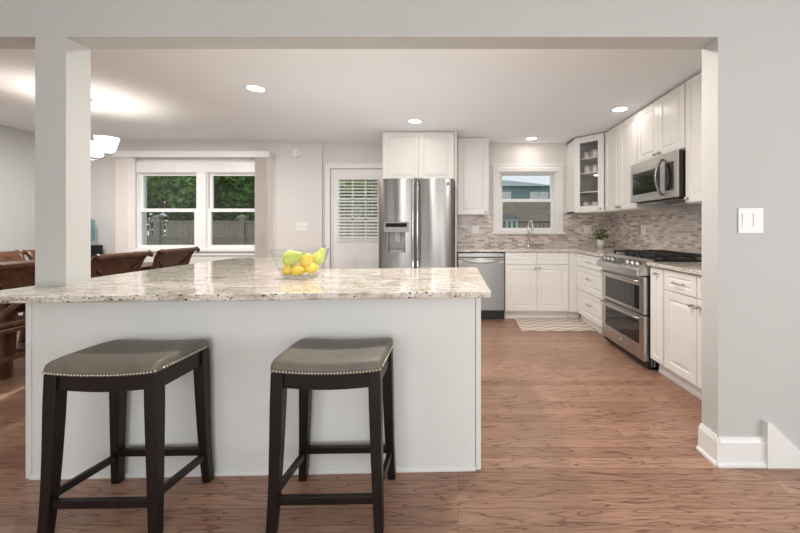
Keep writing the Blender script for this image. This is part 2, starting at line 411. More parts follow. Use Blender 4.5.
for y in (-2.2, -0.93, 0.34): m.box(XO+0.03, XO+0.08, y, y+0.06, 0.35, 2.25)
m.box(XO+0.03, XO+0.08, -2.2, 0.4, 0.35, 0.41); m.box(XO+0.03, XO+0.08, -2.2, 0.4, 2.19, 2.25)
struct(m.build('window_4', 'vinyl'))
# back wall: the left (dining) part stands 5 cm forward; openings for window_1, door_1, window_2
JX = -1.985                                        # where the two parts meet
D0, D1, DZ = -1.885, -1.055, 2.065                 # door opening
W1 = (-4.690, -2.815, 0.885, 2.0)                  # dining window opening
W2 = (0.618, 1.416, 1.13, 1.998)                   # kitchen window opening
m = MB(); T = YB+0.12
def wall_with_holes(m, x0, x1, y0, y1, holes):
    x = x0
    for hx0, hx1, hz0, hz1 in sorted(holes):
        m.box(x, hx0, y0, y1, 0, ZC)
        if hz0 > 0: m.box(hx0, hx1, y0, y1, 0, hz0)
        m.box(hx0, hx1, y0, y1, hz1, ZC); x = hx1
    m.box(x, x1, y0, y1, 0, ZC)
wall_with_holes(m, XL, JX, YBL, T, [W1])
wall_with_holes(m, JX, XR, YB, T, [(D0, D1, 0, DZ), W2])
struct(m.build('wall_back', 'wallk'))
# baseboard round the jamb, stair skirt board
bb = [(0, 0), (0.03, 0), (0.03, 0.012), (0.020, 0.022), (0.018, 0.118), (0.011, 0.132), (0.008, 0.142), (0, 0.142)]
m = MB()
m.prism([(YN0-u, v) for u, v in bb], 1.322-0.018, 1.548, 'x')
m.prism([(1.322-u, v) for u, v in bb], YN0-0.018, YN1, 'y')
struct(m.build('baseboard_front', 'trim'))
m = MB(); m.prism([(1.545, 0.0), (1.545, 0.229), (1.560, 0.229), (1.80, 0.003), (1.80, 0)], YN0-0.034, YN0, 'y')
struct(m.build('trim_1', 'trim', bevel=0.004))
m = MB()
m.box(XL, JX, YBL-0.015, YBL, 0, 0.12); m.box(JX, D0-0.08, YB-0.015, YB, 0, 0.12)
struct(m.build('baseboard_back', 'trim'))
struct(MB().box(XL, XL+0.015, YN1, YBL-0.015, 0, 0.12).build('baseboard_left', 'trim'))

def sash(par, x0, x1, z0, z1, y, fw, fb, ft, nm='sash'):
    m = MB(); t = 0.035
    m.box(x0, x0+fw, y, y+t, z0, z1); m.box(x1-fw, x1, y, y+t, z0, z1)
    m.box(x0+fw, x1-fw, y, y+t, z0, z0+fb); m.box(x0+fw, x1-fw, y, y+t, z1-ft, z1)
    s = m.build(nm, 'vinyl', par, bevel=0.003)
    MB().box(x0+fw, x1-fw, y+t*0.5, y+t*0.5+0.004, z0+fb, z1-ft).build('pane', 'pane', s)
    return s
def frame_ring(par, x0, x1, z0, z1, y0, y1, w, nm, mat='vinyl', sill=None):
    m = MB()
    m.box(x0, x0+w, y0, y1, z0, z1); m.box(x1-w, x1, y0, y1, z0, z1)
    m.box(x0+w, x1-w, y0, y1, z1-w, z1); m.box(x0+w, x1-w, y0, y1, z0, z0+w)
    return m.build(nm, mat, par, bevel=0.003)
# window_1: dining room twin double-hung window
w1 = bpy.data.objects.new('window_1', None); COL.objects.link(w1); w1.location = (0, YBL, 0); struct(w1)
w1['label'] = 'white twin double-hung window of the dining area, trees outside'
m = MB()
m.box(W1[0]-0.05, W1[0], -0.02, 0, 0.87, 2.15); m.box(W1[1], W1[1]+0.05, -0.02, 0, 0.87, 2.15)
m.box(W1[0], W1[1], -0.02, 0, 2.0, 2.15)
m.box(-3.80, -3.665, -0.018, 0.08, W1[2], W1[3])
m.build('window_casing', 'trim', w1, bevel=0.003)
m = MB(); m.box(W1[0]-0.07, W1[1]+0.07, -0.05, 0.02, 0.85, 0.885); m.box(W1[0]-0.05, W1[1]+0.05, -0.018, 0, 0.79, 0.85)
m.build('window_sill', 'trim', w1, bevel=0.004)
for x0, x1 in ((W1[0], -3.80), (-3.665, W1[1])):
    frame_ring(w1, x0, x1, W1[2], W1[3], 0.0, 0.09, 0.012, 'window_frame')
    sash(w1, x0+0.012, x1-0.012, 1.425, W1[3]-0.012, 0.046, 0.040, 0.045, 0.030, 'upper_sash')
    sash(w1, x0+0.012, x1-0.012, W1[2]+0.012, 1.475, 0.010, 0.042, 0.045, 0.05, 'lower_sash')
# window_2: kitchen window above the sink
w2 = bpy.data.objects.new('window_2', None); COL.objects.link(w2); w2.location = (0, YB, 0); struct(w2)
w2['label'] = 'small white double-hung window above the kitchen sink'
m = MB()
m.box(0.515, W2[0], -0.022, 0, 1.128, 2.118); m.box(W2[1], 1.546, -0.022, 0, 1.128, 2.118); m.box(W2[0], W2[1], -0.022, 0, W2[3], 2.118)
m.box(0.505, 1.556, -0.03, 0, 2.10, 2.13)
m.build('window_casing', 'trim', w2, bevel=0.003)
MB().box(0.49, 1.572, -0.06, 0.03, 1.098, 1.13).build('window_sill', 'trim', w2, bevel=0.004)
frame_ring(w2, W2[0], W2[1], W2[2], W2[3], 0.0, 0.11, 0.012, 'window_frame')
sash(w2, W2[0]+0.012, W2[1]-0.012, 1.575, W2[3]-0.012, 0.062, 0.028, 0.04, 0.012, 'upper_sash')
sash(w2, W2[0]+0.012, W2[1]-0.012, W2[2]+0.012, 1.62, 0.022, 0.028, 0.05, 0.045, 'lower_sash')
m = MB(); m.prism([(-0.085, 2.005), (-0.022, 2.005), (-0.022, 2.07), (-0.075, 2.07), (-0.085, 2.06)], 0.585, 1.465, 'x')
m.build('blind_cassette', 'white', w2, bevel=0.004)
# door_1: half-glazed back door with blind
d1 = bpy.data.objects.new('door_1', None); COL.objects.link(d1); d1.location = (0, YB, 0); struct(d1)
d1['label'] = 'white half-glazed back door with a slatted blind left of the fridge'
m = MB()
m.box(D0-0.07, D0, -0.02, 0, 0, DZ+0.07); m.box(D1, D1+0.07, -0.02, 0, 0, DZ+0.07); m.box(D0, D1, -0.02, 0, DZ, DZ+0.07)
m.box(D0-0.075, D1+0.075, -0.028, 0, DZ+0.06, DZ+0.078)
m.build('door_casing', 'trim', d1, bevel=0.003)
m = MB(); gx0, gx1, gz0, gz1 = D0+0.13, D1-0.13, 1.03, 1.90
ys0, ys1 = 0.02, 0.06
m.box(D0+0.004, gx0, ys0, ys1, 0.005, DZ-0.004); m.box(gx1, D1-0.004, ys0, ys1, 0.005, DZ-0.004)
m.box(gx0, gx1, ys0, ys1, gz1, DZ-0.004); m.box(gx0, gx1, ys0, ys1, 0.005, gz0)
for px0, px1 in ((D0+0.11, -1.50), (-1.44, D1-0.11)):       # two embossed lower panels
    m.box(px0, px1, ys0-0.006, ys0, 0.25, 0.80)
    m.box(px0+0.035, px1-0.035, ys0-0.012, ys0-0.006, 0.285, 0.765)
sl = m.build('door_slab', 'trim', d1, bevel=0.004)
frame_ring(sl, gx0-0.045, gx1+0.045, gz0-0.045, gz1+0.045, 0.006, 0.02, 0.045, 'glass_frame', 'trim')
MB().box(gx0, gx1, 0.042, 0.046, gz0, gz1).build('pane', 'pane', sl)
m = MB()
for k in (1, 2): x = gx0+(gx1-gx0)*k/3; m.box(x-0.01, x+0.01, 0.034, 0.054, gz0, gz1)
for k in (1, 2): z = gz0+(gz1-gz0)*k/3; m.box(gx0, gx1, 0.034, 0.054, z-0.01, z+0.01)
m.build('glazing_bars', 'vinyl', sl)
m = MB()
for z in range(18):
    zz = 1.055+z*0.0475
    f = [(-0.014, zz-0.011), (0.014, zz+0.009)]
    m.prism([(-0.018, zz-0.011), (0.004, zz+0.009), (0.004, zz+0.012), (-0.018, zz-0.008)], gx0-0.02, gx1+0.02, 'x')
for x in (gx0+0.08, gx1-0.08): m.box(x-0.002, x+0.002, 0.004, 0.008, 1.04, 1.92)
bl = m.build('door_blind', 'white', d1)
MB().box(gx0-0.03, gx1+0.03, -0.02, 0.018, 1.905, 1.95).build('blind_headrail', 'white', bl, bevel=0.003)
MB().box(gx0-0.02, gx1+0.02, -0.008, 0.016, 1.015, 1.035).build('blind_bottom_rail', 'white', bl, bevel=0.003)

# ---------------------------------------------------------------- recessed lights
def lamp(name, kind, loc, power, col, parent=None, size=0.1, rot=(0, 0, 0)):
    l = bpy.data.lights.new(name, kind); l.energy = power; l.color = col
    if kind == 'AREA': l.shape = 'DISK'; l.size = size
    elif kind == 'POINT': l.shadow_soft_size = size
    o = bpy.data.objects.new(name, l); COL.objects.link(o); o.location = loc; o.rotation_euler = rot
    if parent: o.parent = parent
    return o
WARM = (1.0, 0.90, 0.81)
for (x, y), lab, pw in (((-1.80, 3.07), 'round recessed ceiling light nearest the dining area, in open ceiling', 10),
                        ((-0.50, 4.02), 'round recessed ceiling light in front of the cabinet over the fridge', 1.2),
                        ((1.025, 4.80), 'round recessed ceiling light above the kitchen sink window', 2),
                        ((1.695, 3.61), 'round recessed ceiling light close to the wall cabinets by the microwave', 1.3)):
    t = thing('recessed_light', lab, 'ceiling light', (x, y, ZC), 0, 'recessed kitchen lights')
    MB().lathe([(0.092, 0), (0.092, -0.004), (0.086, -0.007), (0.072, -0.006), (0.070, 0)], 28).build('trim_ring', 'white', t)
    MB().lathe([(0.001, -0.004), (0.071, -0.004)], 28).build('lens', 'lens', t)
    lamp('ceiling_disk_light', 'AREA', (0, 0, -0.012), pw, WARM, t, 0.14)

# ---------------------------------------------------------------- chandelier over the dining table
t = thing('chandelier', 'chrome chandelier with upturned frosted white glass shades, right of the post', 'chandelier', (-3.55, 3.29, ZC))
m = MB(); m.lathe([(0.001, 0), (0.05, 0), (0.046, -0.02), (0.015, -0.03), (0.001, -0.03)], 20); m.build('canopy', 'chrome', t)
m = MB(); m.tube([(0, 0, -0.02), (0, 0, -0.60)], 0.008); m.build('rod', 'chrome', t)
m = MB(); m.sphere((0, 0, -0.58), 0.03); m.build('hub', 'chrome', t)
for k in range(3):
    a = math.radians(2+120*k) if False else math.radians((-2, 118, 238)[k])
    ca, sa = math.cos(a), math.sin(a); R = 0.21
    pts = []
    for i in range(13):
        u = i/12; r = R*u; z = -0.575 - 0.028*math.sin(u*PI) + 0.03*u*u
        pts.append((r*ca, r*sa, z))
    MB().tube(pts, 0.006).build('arm', 'chrome', t)
    m = MB(); m.lathe([(0.012, -0.55), (0.028, -0.545), (0.03, -0.53), (0.012, -0.53)], 16, (R*ca, R*sa, 0)); m.build('shade_cup', 'chrome', t)
    m = MB(); m.lathe([(0.022, -0.530), (0.052, -0.515), (0.067, -0.475), (0.077, -0.43), (0.090, -0.385), (0.087, -0.385), (0.074, -0.43), (0.064, -0.475), (0.049, -0.512), (0.022, -0.526)], 28, (R*ca, R*sa, 0))
    m.build('shade', 'shade', t)
    m = MB(); m.sphere((R*ca, R*sa, -0.495), 0.016); m.build('bulb', 'bulb', t)
    lamp('bulb_light', 'POINT', (R*ca, R*sa, -0.455), 5.5, (1.0, 0.92, 0.82), t, 0.03)

# ---------------------------------------------------------------- cabinets
def panel_front(w, h, t=0.02, stile=0.055, flat=False):
    """raised-panel door or drawer front, lower left back corner at the origin, face towards -y"""
    m = MB()
    def ring(i, y): return [(i, y, i), (w-i, y, i), (w-i, y, h-i), (i, y, h-i)]
    st = min(stile, w*0.24, h*0.27)
    rings = [ring(0, 0), ring(0, -t+0.003), ring(0.003, -t), ring(st, -t), ring(st+0.004, -t+0.007), ring(st+0.012, -t+0.008),
             ring(min(st+0.034, min(w, h)*0.42), -t+0.001), ]
    n = 4; vs = [p for r in rings for p in r]; fs = [(3, 2, 1, 0)]
    for i in range(len(rings)-1):
        for j in range(4):
            k = (j+1) % 4; fs.append((i*n+j, i*n+k, (i+1)*n+k, (i+1)*n+j))
    e = (len(rings)-1)*n; fs.append((e, e+1, e+2, e+3)); m.add(vs, fs); return m
def knob(par, x, z):
    m = MB(); prof = [(0.001, 0.034), (0.011, 0.032), (0.015, 0.026), (0.013, 0.020), (0.006, 0.015), (0.006, 0.0)]
    n = 14
    m.loft([[(x+r*math.cos(2*PI*j/n), -0.02-d, z+r*math.sin(2*PI*j/n)) for j in range(n)] for r, d in prof], True)
    return m.build('knob', 'nickel', par)
def pull(par, x, z, L=0.10):
    m = MB()
    m.tube([(x-L/2, -0.02, z), (x-L/2, -0.040, z), (x-L/2+0.012, -0.048, z), (x+L/2-0.012, -0.048, z), (x+L/2, -0.040, z), (x+L/2, -0.02, z)], 0.005)
    return m.build('pull_handle', 'nickel', par)
def cabinet(name, label, loc, rz, w, d, h, fronts, toe=0.0, cat='cabinet', group=None):
    t = thing(name, label, cat, loc, rz, group)
    m = MB(); m.box(0, w, 0, d, toe, h); m.build('body', 'cab', t)
    if toe: m = MB(); m.box(0.002, w-0.002, 0.06, d, 0, toe); m.box(0.002, w-0.002, 0.052, 0.06, 0, 0.02); m.build('toe_kick', 'cab', t)
    for f in fronts:
        kind, x0, x1, z0, z1 = f[:5]; hd = f[5] if len(f) > 5 else None
        p = panel_front(x1-x0, z1-z0).build(kind, 'cab', t); p.location = (x0, 0, z0)
        if hd:
            (knob if hd[0] == 'knob' else pull)(p, hd[1]-x0, hd[2]-z0)
    return t
G = 0.003
UPG = 'white wall cabinets'; BPG = 'white base cabinets'
# over the fridge
cabinet('wall_cabinet', 'white two-door wall cabinet directly above the stainless fridge', (-0.975, 4.46, 1.80), 0, 0.935, 0.61, 0.637,
        [('door', 0.012, 0.4665, 0.0, 0.625, ('knob', 0.435, 0.03)), ('door', 0.4695, 0.923, 0.0, 0.625, ('knob', 0.50, 0.03))], group=UPG)
tag(MB().box(-0.036, -0.016, 4.36, YB-0.001, 0, 2.434).build('fridge_side_panel', 'cab'), 'tall narrow white side panel between the fridge and the dishwasher', 'cabinet panel')
# right of fridge
cabinet('wall_cabinet', 'tall white single-door wall cabinet between the fridge and the sink window', (-0.012, 4.75, 1.375), 0, 0.437, 0.328, 1.062,
        [('door', 0.012, 0.425, 0.008, 1.045, ('knob', 0.395, 0.04))], group=UPG)
# right wall uppers: local x runs from the far corner towards the camera
def upper_right(y0, y1, z0, label, doors, xf=1.915):
    w = y0-y1-0.002; h = 2.427-z0
    fr = []
    n = doors; dw = (w-0.008)/n
    for k in range(n):
        a, b = 0.004+dw*k+G/2, 0.004+dw*(k+1)-G/2
        kx = b-0.035 if (k == 0 and n == 2) else a+0.035
        fr.append(('door', a, b, 0.008, h-0.012, ('knob', kx, 0.04)))
    return cabinet('wall_cabinet', label, (xf, y0, z0), -PI/2, w, XR-xf-0.001, h, fr, group=UPG)
upper_right(4.448, 3.652, 1.40, 'white two-door wall cabinet between the glass corner cabinet and the microwave', 2)
upper_right(3.648, 2.884, 1.86, 'short white two-door wall cabinet directly above the microwave', 2)
upper_right(2.880, 2.520, 1.40, 'white single-door wall cabinet right of the microwave, nearest the viewer', 1)
# glass-fronted diagonal corner cabinet
cc = thing('glass_corner_cabinet', 'white diagonal corner wall cabinet with a glass door showing mugs and glasses', 'cabinet', (1.60, 4.45, 1.40), 0, UPG)
cx1, cy1, ch = XR-1.60-0.001, YB-4.45-0.001, 1.027
poly = [(0, cy1), (0, 0.30), (0.30, 0), (cx1, 0), (cx1, cy1)]
ip = [(0.018, cy1-0.012), (0.018, 0.312), (0.312, 0.018), (cx1-0.012, 0.018), (cx1-0.012, cy1-0.012)]
m = MB(); m.prism([(0, cy1), (0, 0.30), (0.018, 0.30), (0.018, cy1)], 0, ch)                  # left side
m.prism([(0.30, 0), (cx1, 0), (cx1, 0.018), (0.30, 0.018)], 0, ch)                            # right side
m.prism(poly, 0, 0.018); m.prism(poly, ch-0.018, ch)
m.box(0.018, cx1, cy1-0.012, cy1, 0.018, ch-0.018); m.box(cx1-0.012, cx1, 0.018, cy1-0.012, 0.018, ch-0.018)
m.build('body', 'cab', cc)
SH = [0.27, 0.525, 0.725]
for z in SH:
    m = MB(); m.prism([(0.02, cy1-0.014), (0.02, 0.325), (0.325, 0.02), (cx1-0.014, 0.02), (cx1-0.014, cy1-0.014)], z, z+0.014); m.build('shelf', 'cab', cc)
dl = math.hypot(0.30, 0.30)
dr = bpy.data.objects.new('door', None)
def diag(x, y, z):                                   # door plane: x along, y outward (negative = out of the cabinet)
    c = math.sqrt(0.5); return (c*x + c*y, 0.30 - c*x + c*y, z)
m = MB()
def dbox(m, x0, x1, y0, y1, z0, z1):
    p = [diag(x, y, z) for z in (z0, z1) for x, y in ((x0, y0), (x1, y0), (x1, y1), (x0, y1))]
    m.add(p, [(0,3,2,1),(4,5,6,7),(0,1,5,4),(1,2,6,5),(2,3,7,6),(3,0,4,7)])
dx0, dx1, dz0, dz1, sf = 0.012, dl-0.012, 0.008, ch-0.012, 0.078
dbox(m, dx0, dx0+sf, -0.02, 0, dz0, dz1); dbox(m, dx1-sf, dx1, -0.02, 0, dz0, dz1)
dbox(m, dx0+sf, dx1-sf, -0.02, 0, dz0, dz0+sf); dbox(m, dx0+sf, dx1-sf, -0.02, 0, dz1-sf, dz1)
dr = m.build('door', 'cab', cc, bevel=0.003)
m = MB(); dbox(m, dx0+sf, dx1-sf, -0.010, -0.006, dz0+sf, dz1-sf); m.build('glass_pane', 'glass', dr)
m = MB(); p = diag(dx1-0.04, -0.036, 0.045); m.sphere(p, 0.013); q = diag(dx1-0.04, -0.018, 0.045); m.tube([q, p], 0.006); m.build('knob', 'nickel', dr)
# dishes inside
def cpt(x, y, z): p = diag(x, y, z); return (1.60+p[0], 4.45+p[1], 1.40+p[2])
def make_mug(lab, loc, rz, r=0.042, h=0.095, mt='ceramic'):
    t = thing('mug', lab, 'mug', loc, rz, 'mugs in the glass cabinet')
    m = MB(); m.lathe([(0.001, 0), (r*0.9, 0), (r, 0.008), (r, h), (r-0.004, h), (r-0.004, 0.01), (0.001, 0.008)], 20); b = m.build('body', mt, t)
    pts = [(r-0.002+0.03*math.sin(PI*i/8), 0, h*0.22+h*0.56*i/8) for i in range(9)]
    MB().tube(pts, 0.005, 6).build('handle', mt, t); return t
def make_glass(lab, loc, r, h):
    m = MB(); m.lathe([(0.001, 0), (r*0.8, 0), (r*0.82, 0.006), (r, h), (r-0.0025, h), (r*0.8-0.003, 0.012), (0.001, 0.012)], 18)
    o = m.build('drinking_glass', 'glass'); o.location = loc
    return tag(o, lab, 'glass', 'glasses in the glass cabinet')
zt = [0.0185, SH[0]+0.0145, SH[1]+0.0145, SH[2]+0.0145]
make_mug('patterned mug at the left on the second shelf from the top of the glass cabinet', cpt(0.145, 0.09, zt[2]), -0.6, mt='mug')
make_mug('patterned mug at the right on the second shelf from the top of the glass cabinet', cpt(0.265, 0.09, zt[2]), PI-0.8, mt='mug')
make_mug('white mug at the right on the top shelf of the glass cabinet', cpt(0.26, 0.10, zt[3]), PI-0.5, 0.045, 0.10)
make_mug('white mug in the middle on the top shelf of the glass cabinet', cpt(0.195, 0.19, zt[3]), 2.0, 0.045, 0.12)
make_mug('white mug at the left on the top shelf of the glass cabinet', cpt(0.125, 0.11, zt[3]), -0.6, 0.040, 0.085)
for k, (x, y) in enumerate(((0.13, 0.08), (0.20, 0.10), (0.27, 0.08), (0.235, 0.19))):
    make_glass('tall clear glass, ' + ('leftmost', 'middle', 'rightmost', 'rearmost')[k] + ' on the long-glass shelf of the glass cabinet', cpt(x, y, zt[1]), 0.031, 0.17)
for k, (x, y) in enumerate(((0.135, 0.08), (0.265, 0.08), (0.20, 0.17))):
    make_mug('grey mug ' + ('at the left', 'at the right', 'at the rear')[k] + ' on the floor of the glass cabinet', cpt(x, y, zt[0]), (-0.6, PI-0.6, 1.0)[k], 0.046, 0.12, 'mug')

# base cabinets, back wall run
DT = 0.872
cabinet('base_cabinet', 'white base cabinet under the sink with two false drawers and two doors', (0.612, 4.49, 0), 0, 0.83, YB-4.49-0.001, 0.882,
        [('drawer', 0.010, 0.412, 0.722, DT), ('drawer', 0.416, 0.820, 0.722, DT),
         ('door', 0.010, 0.412, 0.118, 0.712, ('knob', 0.385, 0.672)), ('door', 0.416, 0.820, 0.118, 0.712, ('knob', 0.443, 0.672))], 0.105, group=BPG)
tag(MB().box(1.444, 1.56, 4.485, 4.505, 0.105, 0.882).box(1.444, 1.60, 4.545, 4.555, 0, 0.105).build('corner_filler', 'cab'), 'plain white filler panel in the inside corner right of the sink cabinet', 'cabinet panel')
# right run, turned by a small angle
DEL = math.radians(3.0); RZ = -PI/2+DEL
def run(s, off=0.0):                                  # point on the right run's front line, s metres from the corner towards the camera
    return (1.535 + math.sin(DEL)*s + math.cos(DEL)*off, 4.45 - math.cos(DEL)*s + math.sin(DEL)*off, 0)
cabinet('base_cabinet', 'white base cabinet with three stacked drawers left of the range', run(-0.035), RZ, 0.83, 0.60, 0.882,
        [('drawer', 0.075, 0.822, 0.722, DT, ('pull', 0.45, 0.79)), ('drawer', 0.075, 0.822, 0.425, 0.712, ('pull', 0.45, 0.59)),
         ('drawer', 0.075, 0.822, 0.118, 0.415, ('pull', 0.45, 0.29))], 0.105, group=BPG)
cabinet('base_cabinet', 'narrow white one-door base cabinet right beside the range', run(1.578), RZ, 0.172, 0.585, 0.882,
        [('door', 0.006, 0.168, 0.118, DT, ('knob', 0.10, 0.83))], 0.105, group=BPG)
cabinet('base_cabinet', 'white base cabinet with a drawer above raised-panel doors, nearest the right jamb', run(1.752), RZ, 0.70, 0.565, 0.882,
        [('drawer', 0.008, 0.344, 0.722, DT, ('pull', 0.176, 0.79)), ('drawer', 0.350, 0.692, 0.722, DT, ('pull', 0.52, 0.79)),
         ('door', 0.008, 0.346, 0.118, 0.712, ('knob', 0.315, 0.665)), ('door', 0.350, 0.692, 0.118, 0.712, ('knob', 0.38, 0.665))], 0.105, group=BPG)
# worktops
def slab(name, poly, z0, z1, label, bev=0.006):
    m = MB(); m.prism(poly, z0, z1); o = m.build(name, 'granite', bevel=bev, seg=3)
    return tag(o, label, 'countertop')
e0, e1, e2, e3 = run(0.02, -0.045), run(0.797, -0.045), run(1.574, -0.045), run(2.455, -0.045)
slab('countertop', [(-0.014, YB-0.001), (-0.014, 4.445), (e0[0]+0.003, 4.445), (e1[0], e1[1]), (XR-0.001, e1[1]+0.001), (XR-0.001, YB-0.001)], 0.884, 0.914,
     'L-shaped speckled granite worktop running under the window to the left of the range')
slab('countertop', [(e2[0], e2[1]), (e3[0], e3[1]), (XR-0.001, e3[1]), (XR-0.001, e2[1])], 0.884, 0.914, 'short speckled granite worktop right of the range')
# tile backsplashes
m = MB(); yb0 = YB-0.008
m.box(-0.014, 0.49, yb0, YB, 0.914, 1.379); m.box(0.49, 1.572, yb0, YB, 0.914, 1.097); m.box(1.572, XR-0.009, yb0, YB, 0.914, 1.399)
m.box(0.426, 0.49, yb0, YB, 1.379, 1.399); m.box(0.49, 0.514, yb0, YB, 1.131, 1.399); m.box(1.547, 1.572, yb0, YB, 1.131, 1.399)
tag(m.build('tile_backsplash', 'tileb'), 'taupe mosaic tile backsplash on the wall around the sink window', 'backsplash')
m = MB(); m.box(XR-0.008, XR, 1.95, YB-0.001, 0.914, 1.399); m.box(XR-0.008, XR, 2.884, 3.648, 1.399, 1.42)
tag(m.build('tile_backsplash', 'tiler'), 'taupe mosaic tile backsplash on the right wall behind the range', 'backsplash')

# ---------------------------------------------------------------- fridge
FX, FY, FW = -0.953, 4.08, 0.912
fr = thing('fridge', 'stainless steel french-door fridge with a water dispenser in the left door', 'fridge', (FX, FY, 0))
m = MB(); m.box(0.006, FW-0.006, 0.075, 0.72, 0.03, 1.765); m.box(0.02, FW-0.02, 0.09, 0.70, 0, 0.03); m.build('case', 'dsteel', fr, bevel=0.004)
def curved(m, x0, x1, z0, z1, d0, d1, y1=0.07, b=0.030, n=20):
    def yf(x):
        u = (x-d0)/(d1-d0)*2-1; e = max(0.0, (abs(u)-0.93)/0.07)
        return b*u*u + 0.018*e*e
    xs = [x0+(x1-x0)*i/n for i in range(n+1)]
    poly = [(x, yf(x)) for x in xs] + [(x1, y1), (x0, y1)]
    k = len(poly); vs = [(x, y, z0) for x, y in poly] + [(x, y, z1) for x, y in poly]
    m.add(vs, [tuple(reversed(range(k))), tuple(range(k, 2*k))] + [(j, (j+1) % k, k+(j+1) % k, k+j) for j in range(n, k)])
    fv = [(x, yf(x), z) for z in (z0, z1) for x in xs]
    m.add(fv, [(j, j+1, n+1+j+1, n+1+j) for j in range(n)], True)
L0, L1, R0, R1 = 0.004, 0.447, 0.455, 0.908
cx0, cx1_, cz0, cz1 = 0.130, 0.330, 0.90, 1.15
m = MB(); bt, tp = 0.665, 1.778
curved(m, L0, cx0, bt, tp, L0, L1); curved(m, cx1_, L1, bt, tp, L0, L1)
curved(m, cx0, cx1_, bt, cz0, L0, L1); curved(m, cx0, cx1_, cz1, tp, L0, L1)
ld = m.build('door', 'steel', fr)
m = MB(); curved(m, R0, R1, bt, tp, R0, R1, n=24); rd = m.build('door', 'steel', fr)
m = MB(); curved(m, L0, R1, 0.06, 0.655, L0, R1, n=24); fd = m.build('freezer_drawer', 'steel', fr)
MB().tube([(0.08, 0.02, 0.58), (0.08, -0.035, 0.58), (0.83, -0.035, 0.58), (0.83, 0.02, 0.58)], 0.011).build('drawer_handle', 'chrome', fd)
for dpar, x in ((ld, 0.424), (rd, 0.478)):
    m = MB(); pts = [(x, 0.015, 0.72)] + [(x, -0.012-0.022*math.sin(PI*i/12), 0.74+0.98*i/12) for i in range(13)] + [(x, 0.015, 1.74)]
    m.tube(pts, 0.0095); m.build('door_handle', 'chrome', dpar)
m = MB(); m.box(0.078, 0.372, -0.012, 0.012, 1.145, 1.265)
dp = m.build('dispenser_panel', 'lgrey', ld, bevel=0.006)
m = MB(); m.box(0.10, 0.35, -0.0145, -0.010, 1.205, 1.25); m.build('dispenser_display', 'display', ld)
m = MB(); m.box(0.137, 0.323, 0.055, 0.065, cz0, cz1)
m.add([(0.137, 0.006, cz0), (0.323, 0.006, cz0), (0.323, 0.055, cz0), (0.137, 0.055, cz0), (0.15, 0.012, cz0+0.03), (0.31, 0.012, cz0+0.03), (0.31, 0.055, cz0+0.03), (0.15, 0.055, cz0+0.03)],
      [(0,3,2,1),(4,5,6,7),(0,1,5,4),(1,2,6,5),(2,3,7,6),(3,0,4,7)])
m.build('dispenser_cavity', 'grey', ld)
m = MB(); m.box(0.195, 0.265, 0.025, 0.035, 1.02, 1.145); m.box(0.205, 0.255, 0.015, 0.055, 1.12, 1.15); m.build('dispenser_paddle', 'lgrey', ld, bevel=0.006)
n = 16; m = MB(); m.loft([[(0.835+0.019*math.cos(2*PI*j/n), y, 1.716+0.019*math.sin(2*PI*j/n)) for j in range(n)] for y in (0.004, 0.03)]); m.build('round_emblem', 'grey', rd)

# ---------------------------------------------------------------- dishwasher
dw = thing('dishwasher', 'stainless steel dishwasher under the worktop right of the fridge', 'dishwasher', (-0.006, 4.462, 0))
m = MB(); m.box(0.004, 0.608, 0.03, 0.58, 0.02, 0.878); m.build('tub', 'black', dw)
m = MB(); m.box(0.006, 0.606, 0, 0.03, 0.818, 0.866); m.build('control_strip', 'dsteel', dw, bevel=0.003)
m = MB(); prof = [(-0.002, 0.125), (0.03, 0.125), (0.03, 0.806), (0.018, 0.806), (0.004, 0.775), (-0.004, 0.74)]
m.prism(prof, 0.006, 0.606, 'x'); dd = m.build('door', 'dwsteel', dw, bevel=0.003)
m = MB(); m.loft([[(0.07+0.47*i/16, y, z-0.028*math.sin(PI*i/16)) for y, z in ((0.003, 0.775), (-0.012, 0.770), (-0.012, 0.762), (0.0, 0.755))] for i in range(17)]); m.build('handle', 'dwsteel', dd)
m = MB(); m.box(0.01, 0.602, 0.06, 0.07, 0.0, 0.118); m.build('kick_plate', 'black', dw)
m = MB(); m.sphere((0.52, -0.001, 0.842), 0.006); m.build('button', 'black', dw)

# ---------------------------------------------------------------- range
rp = run(0.80, -0.058)
rg = thing('gas_range', 'stainless steel slide-in gas range with two oven doors', 'range', rp, RZ)
RW = 0.762
m = MB(); m.box(0.004, RW-0.004, 0.03, 0.66, 0.03, 0.905); m.box(0.03, RW-0.03, 0.06, 0.6, 0, 0.03); m.build('body', 'black', rg)
def oven_door(z0, z1, wz0, wz1, nm):
    m = MB(); a, b = 0.075, RW-0.075
    m.box(0.004, a, 0, 0.045, z0, z1); m.box(b, RW-0.004, 0, 0.045, z0, z1); m.box(a, b, 0, 0.045, z0, wz0); m.box(a, b, 0, 0.045, wz1, z1)
    d = m.build(nm, 'steelh', rg, bevel=0.003)
    MB().box(a, b, 0.004, 0.02, wz0, wz1).build('oven_window', 'bglass', d); return d
du = oven_door(0.465, 0.785, 0.495, 0.70, 'upper_oven_door')
dlw = oven_door(0.075, 0.455, 0.20, 0.40, 'lower_oven_door')
def arch(par, z, bow, sag):
    m = MB(); pts = [(0.05, 0.0, z)] + [(0.05+(RW-0.10)*i/14, -0.034-bow*math.sin(PI*i/14), z-sag*math.sin(PI*i/14)) for i in range(15)] + [(RW-0.05, 0.0, z)]
    m.tube(pts, 0.0125, 10); m.build('handle', 'steelh', par)
arch(du, 0.742, 0.014, 0.0); arch(dlw, 0.432, 0.016, 0.0)
m = MB(); m.prism([(-0.060, 0.795), (0.05, 0.795), (0.09, 0.91), (0.09, 0.930), (0.075, 0.930), (-0.054, 0.848), (-0.060, 0.838)], 0, RW, 'x')
cp = m.build('control_panel', 'steelh', rg, bevel=0.004)
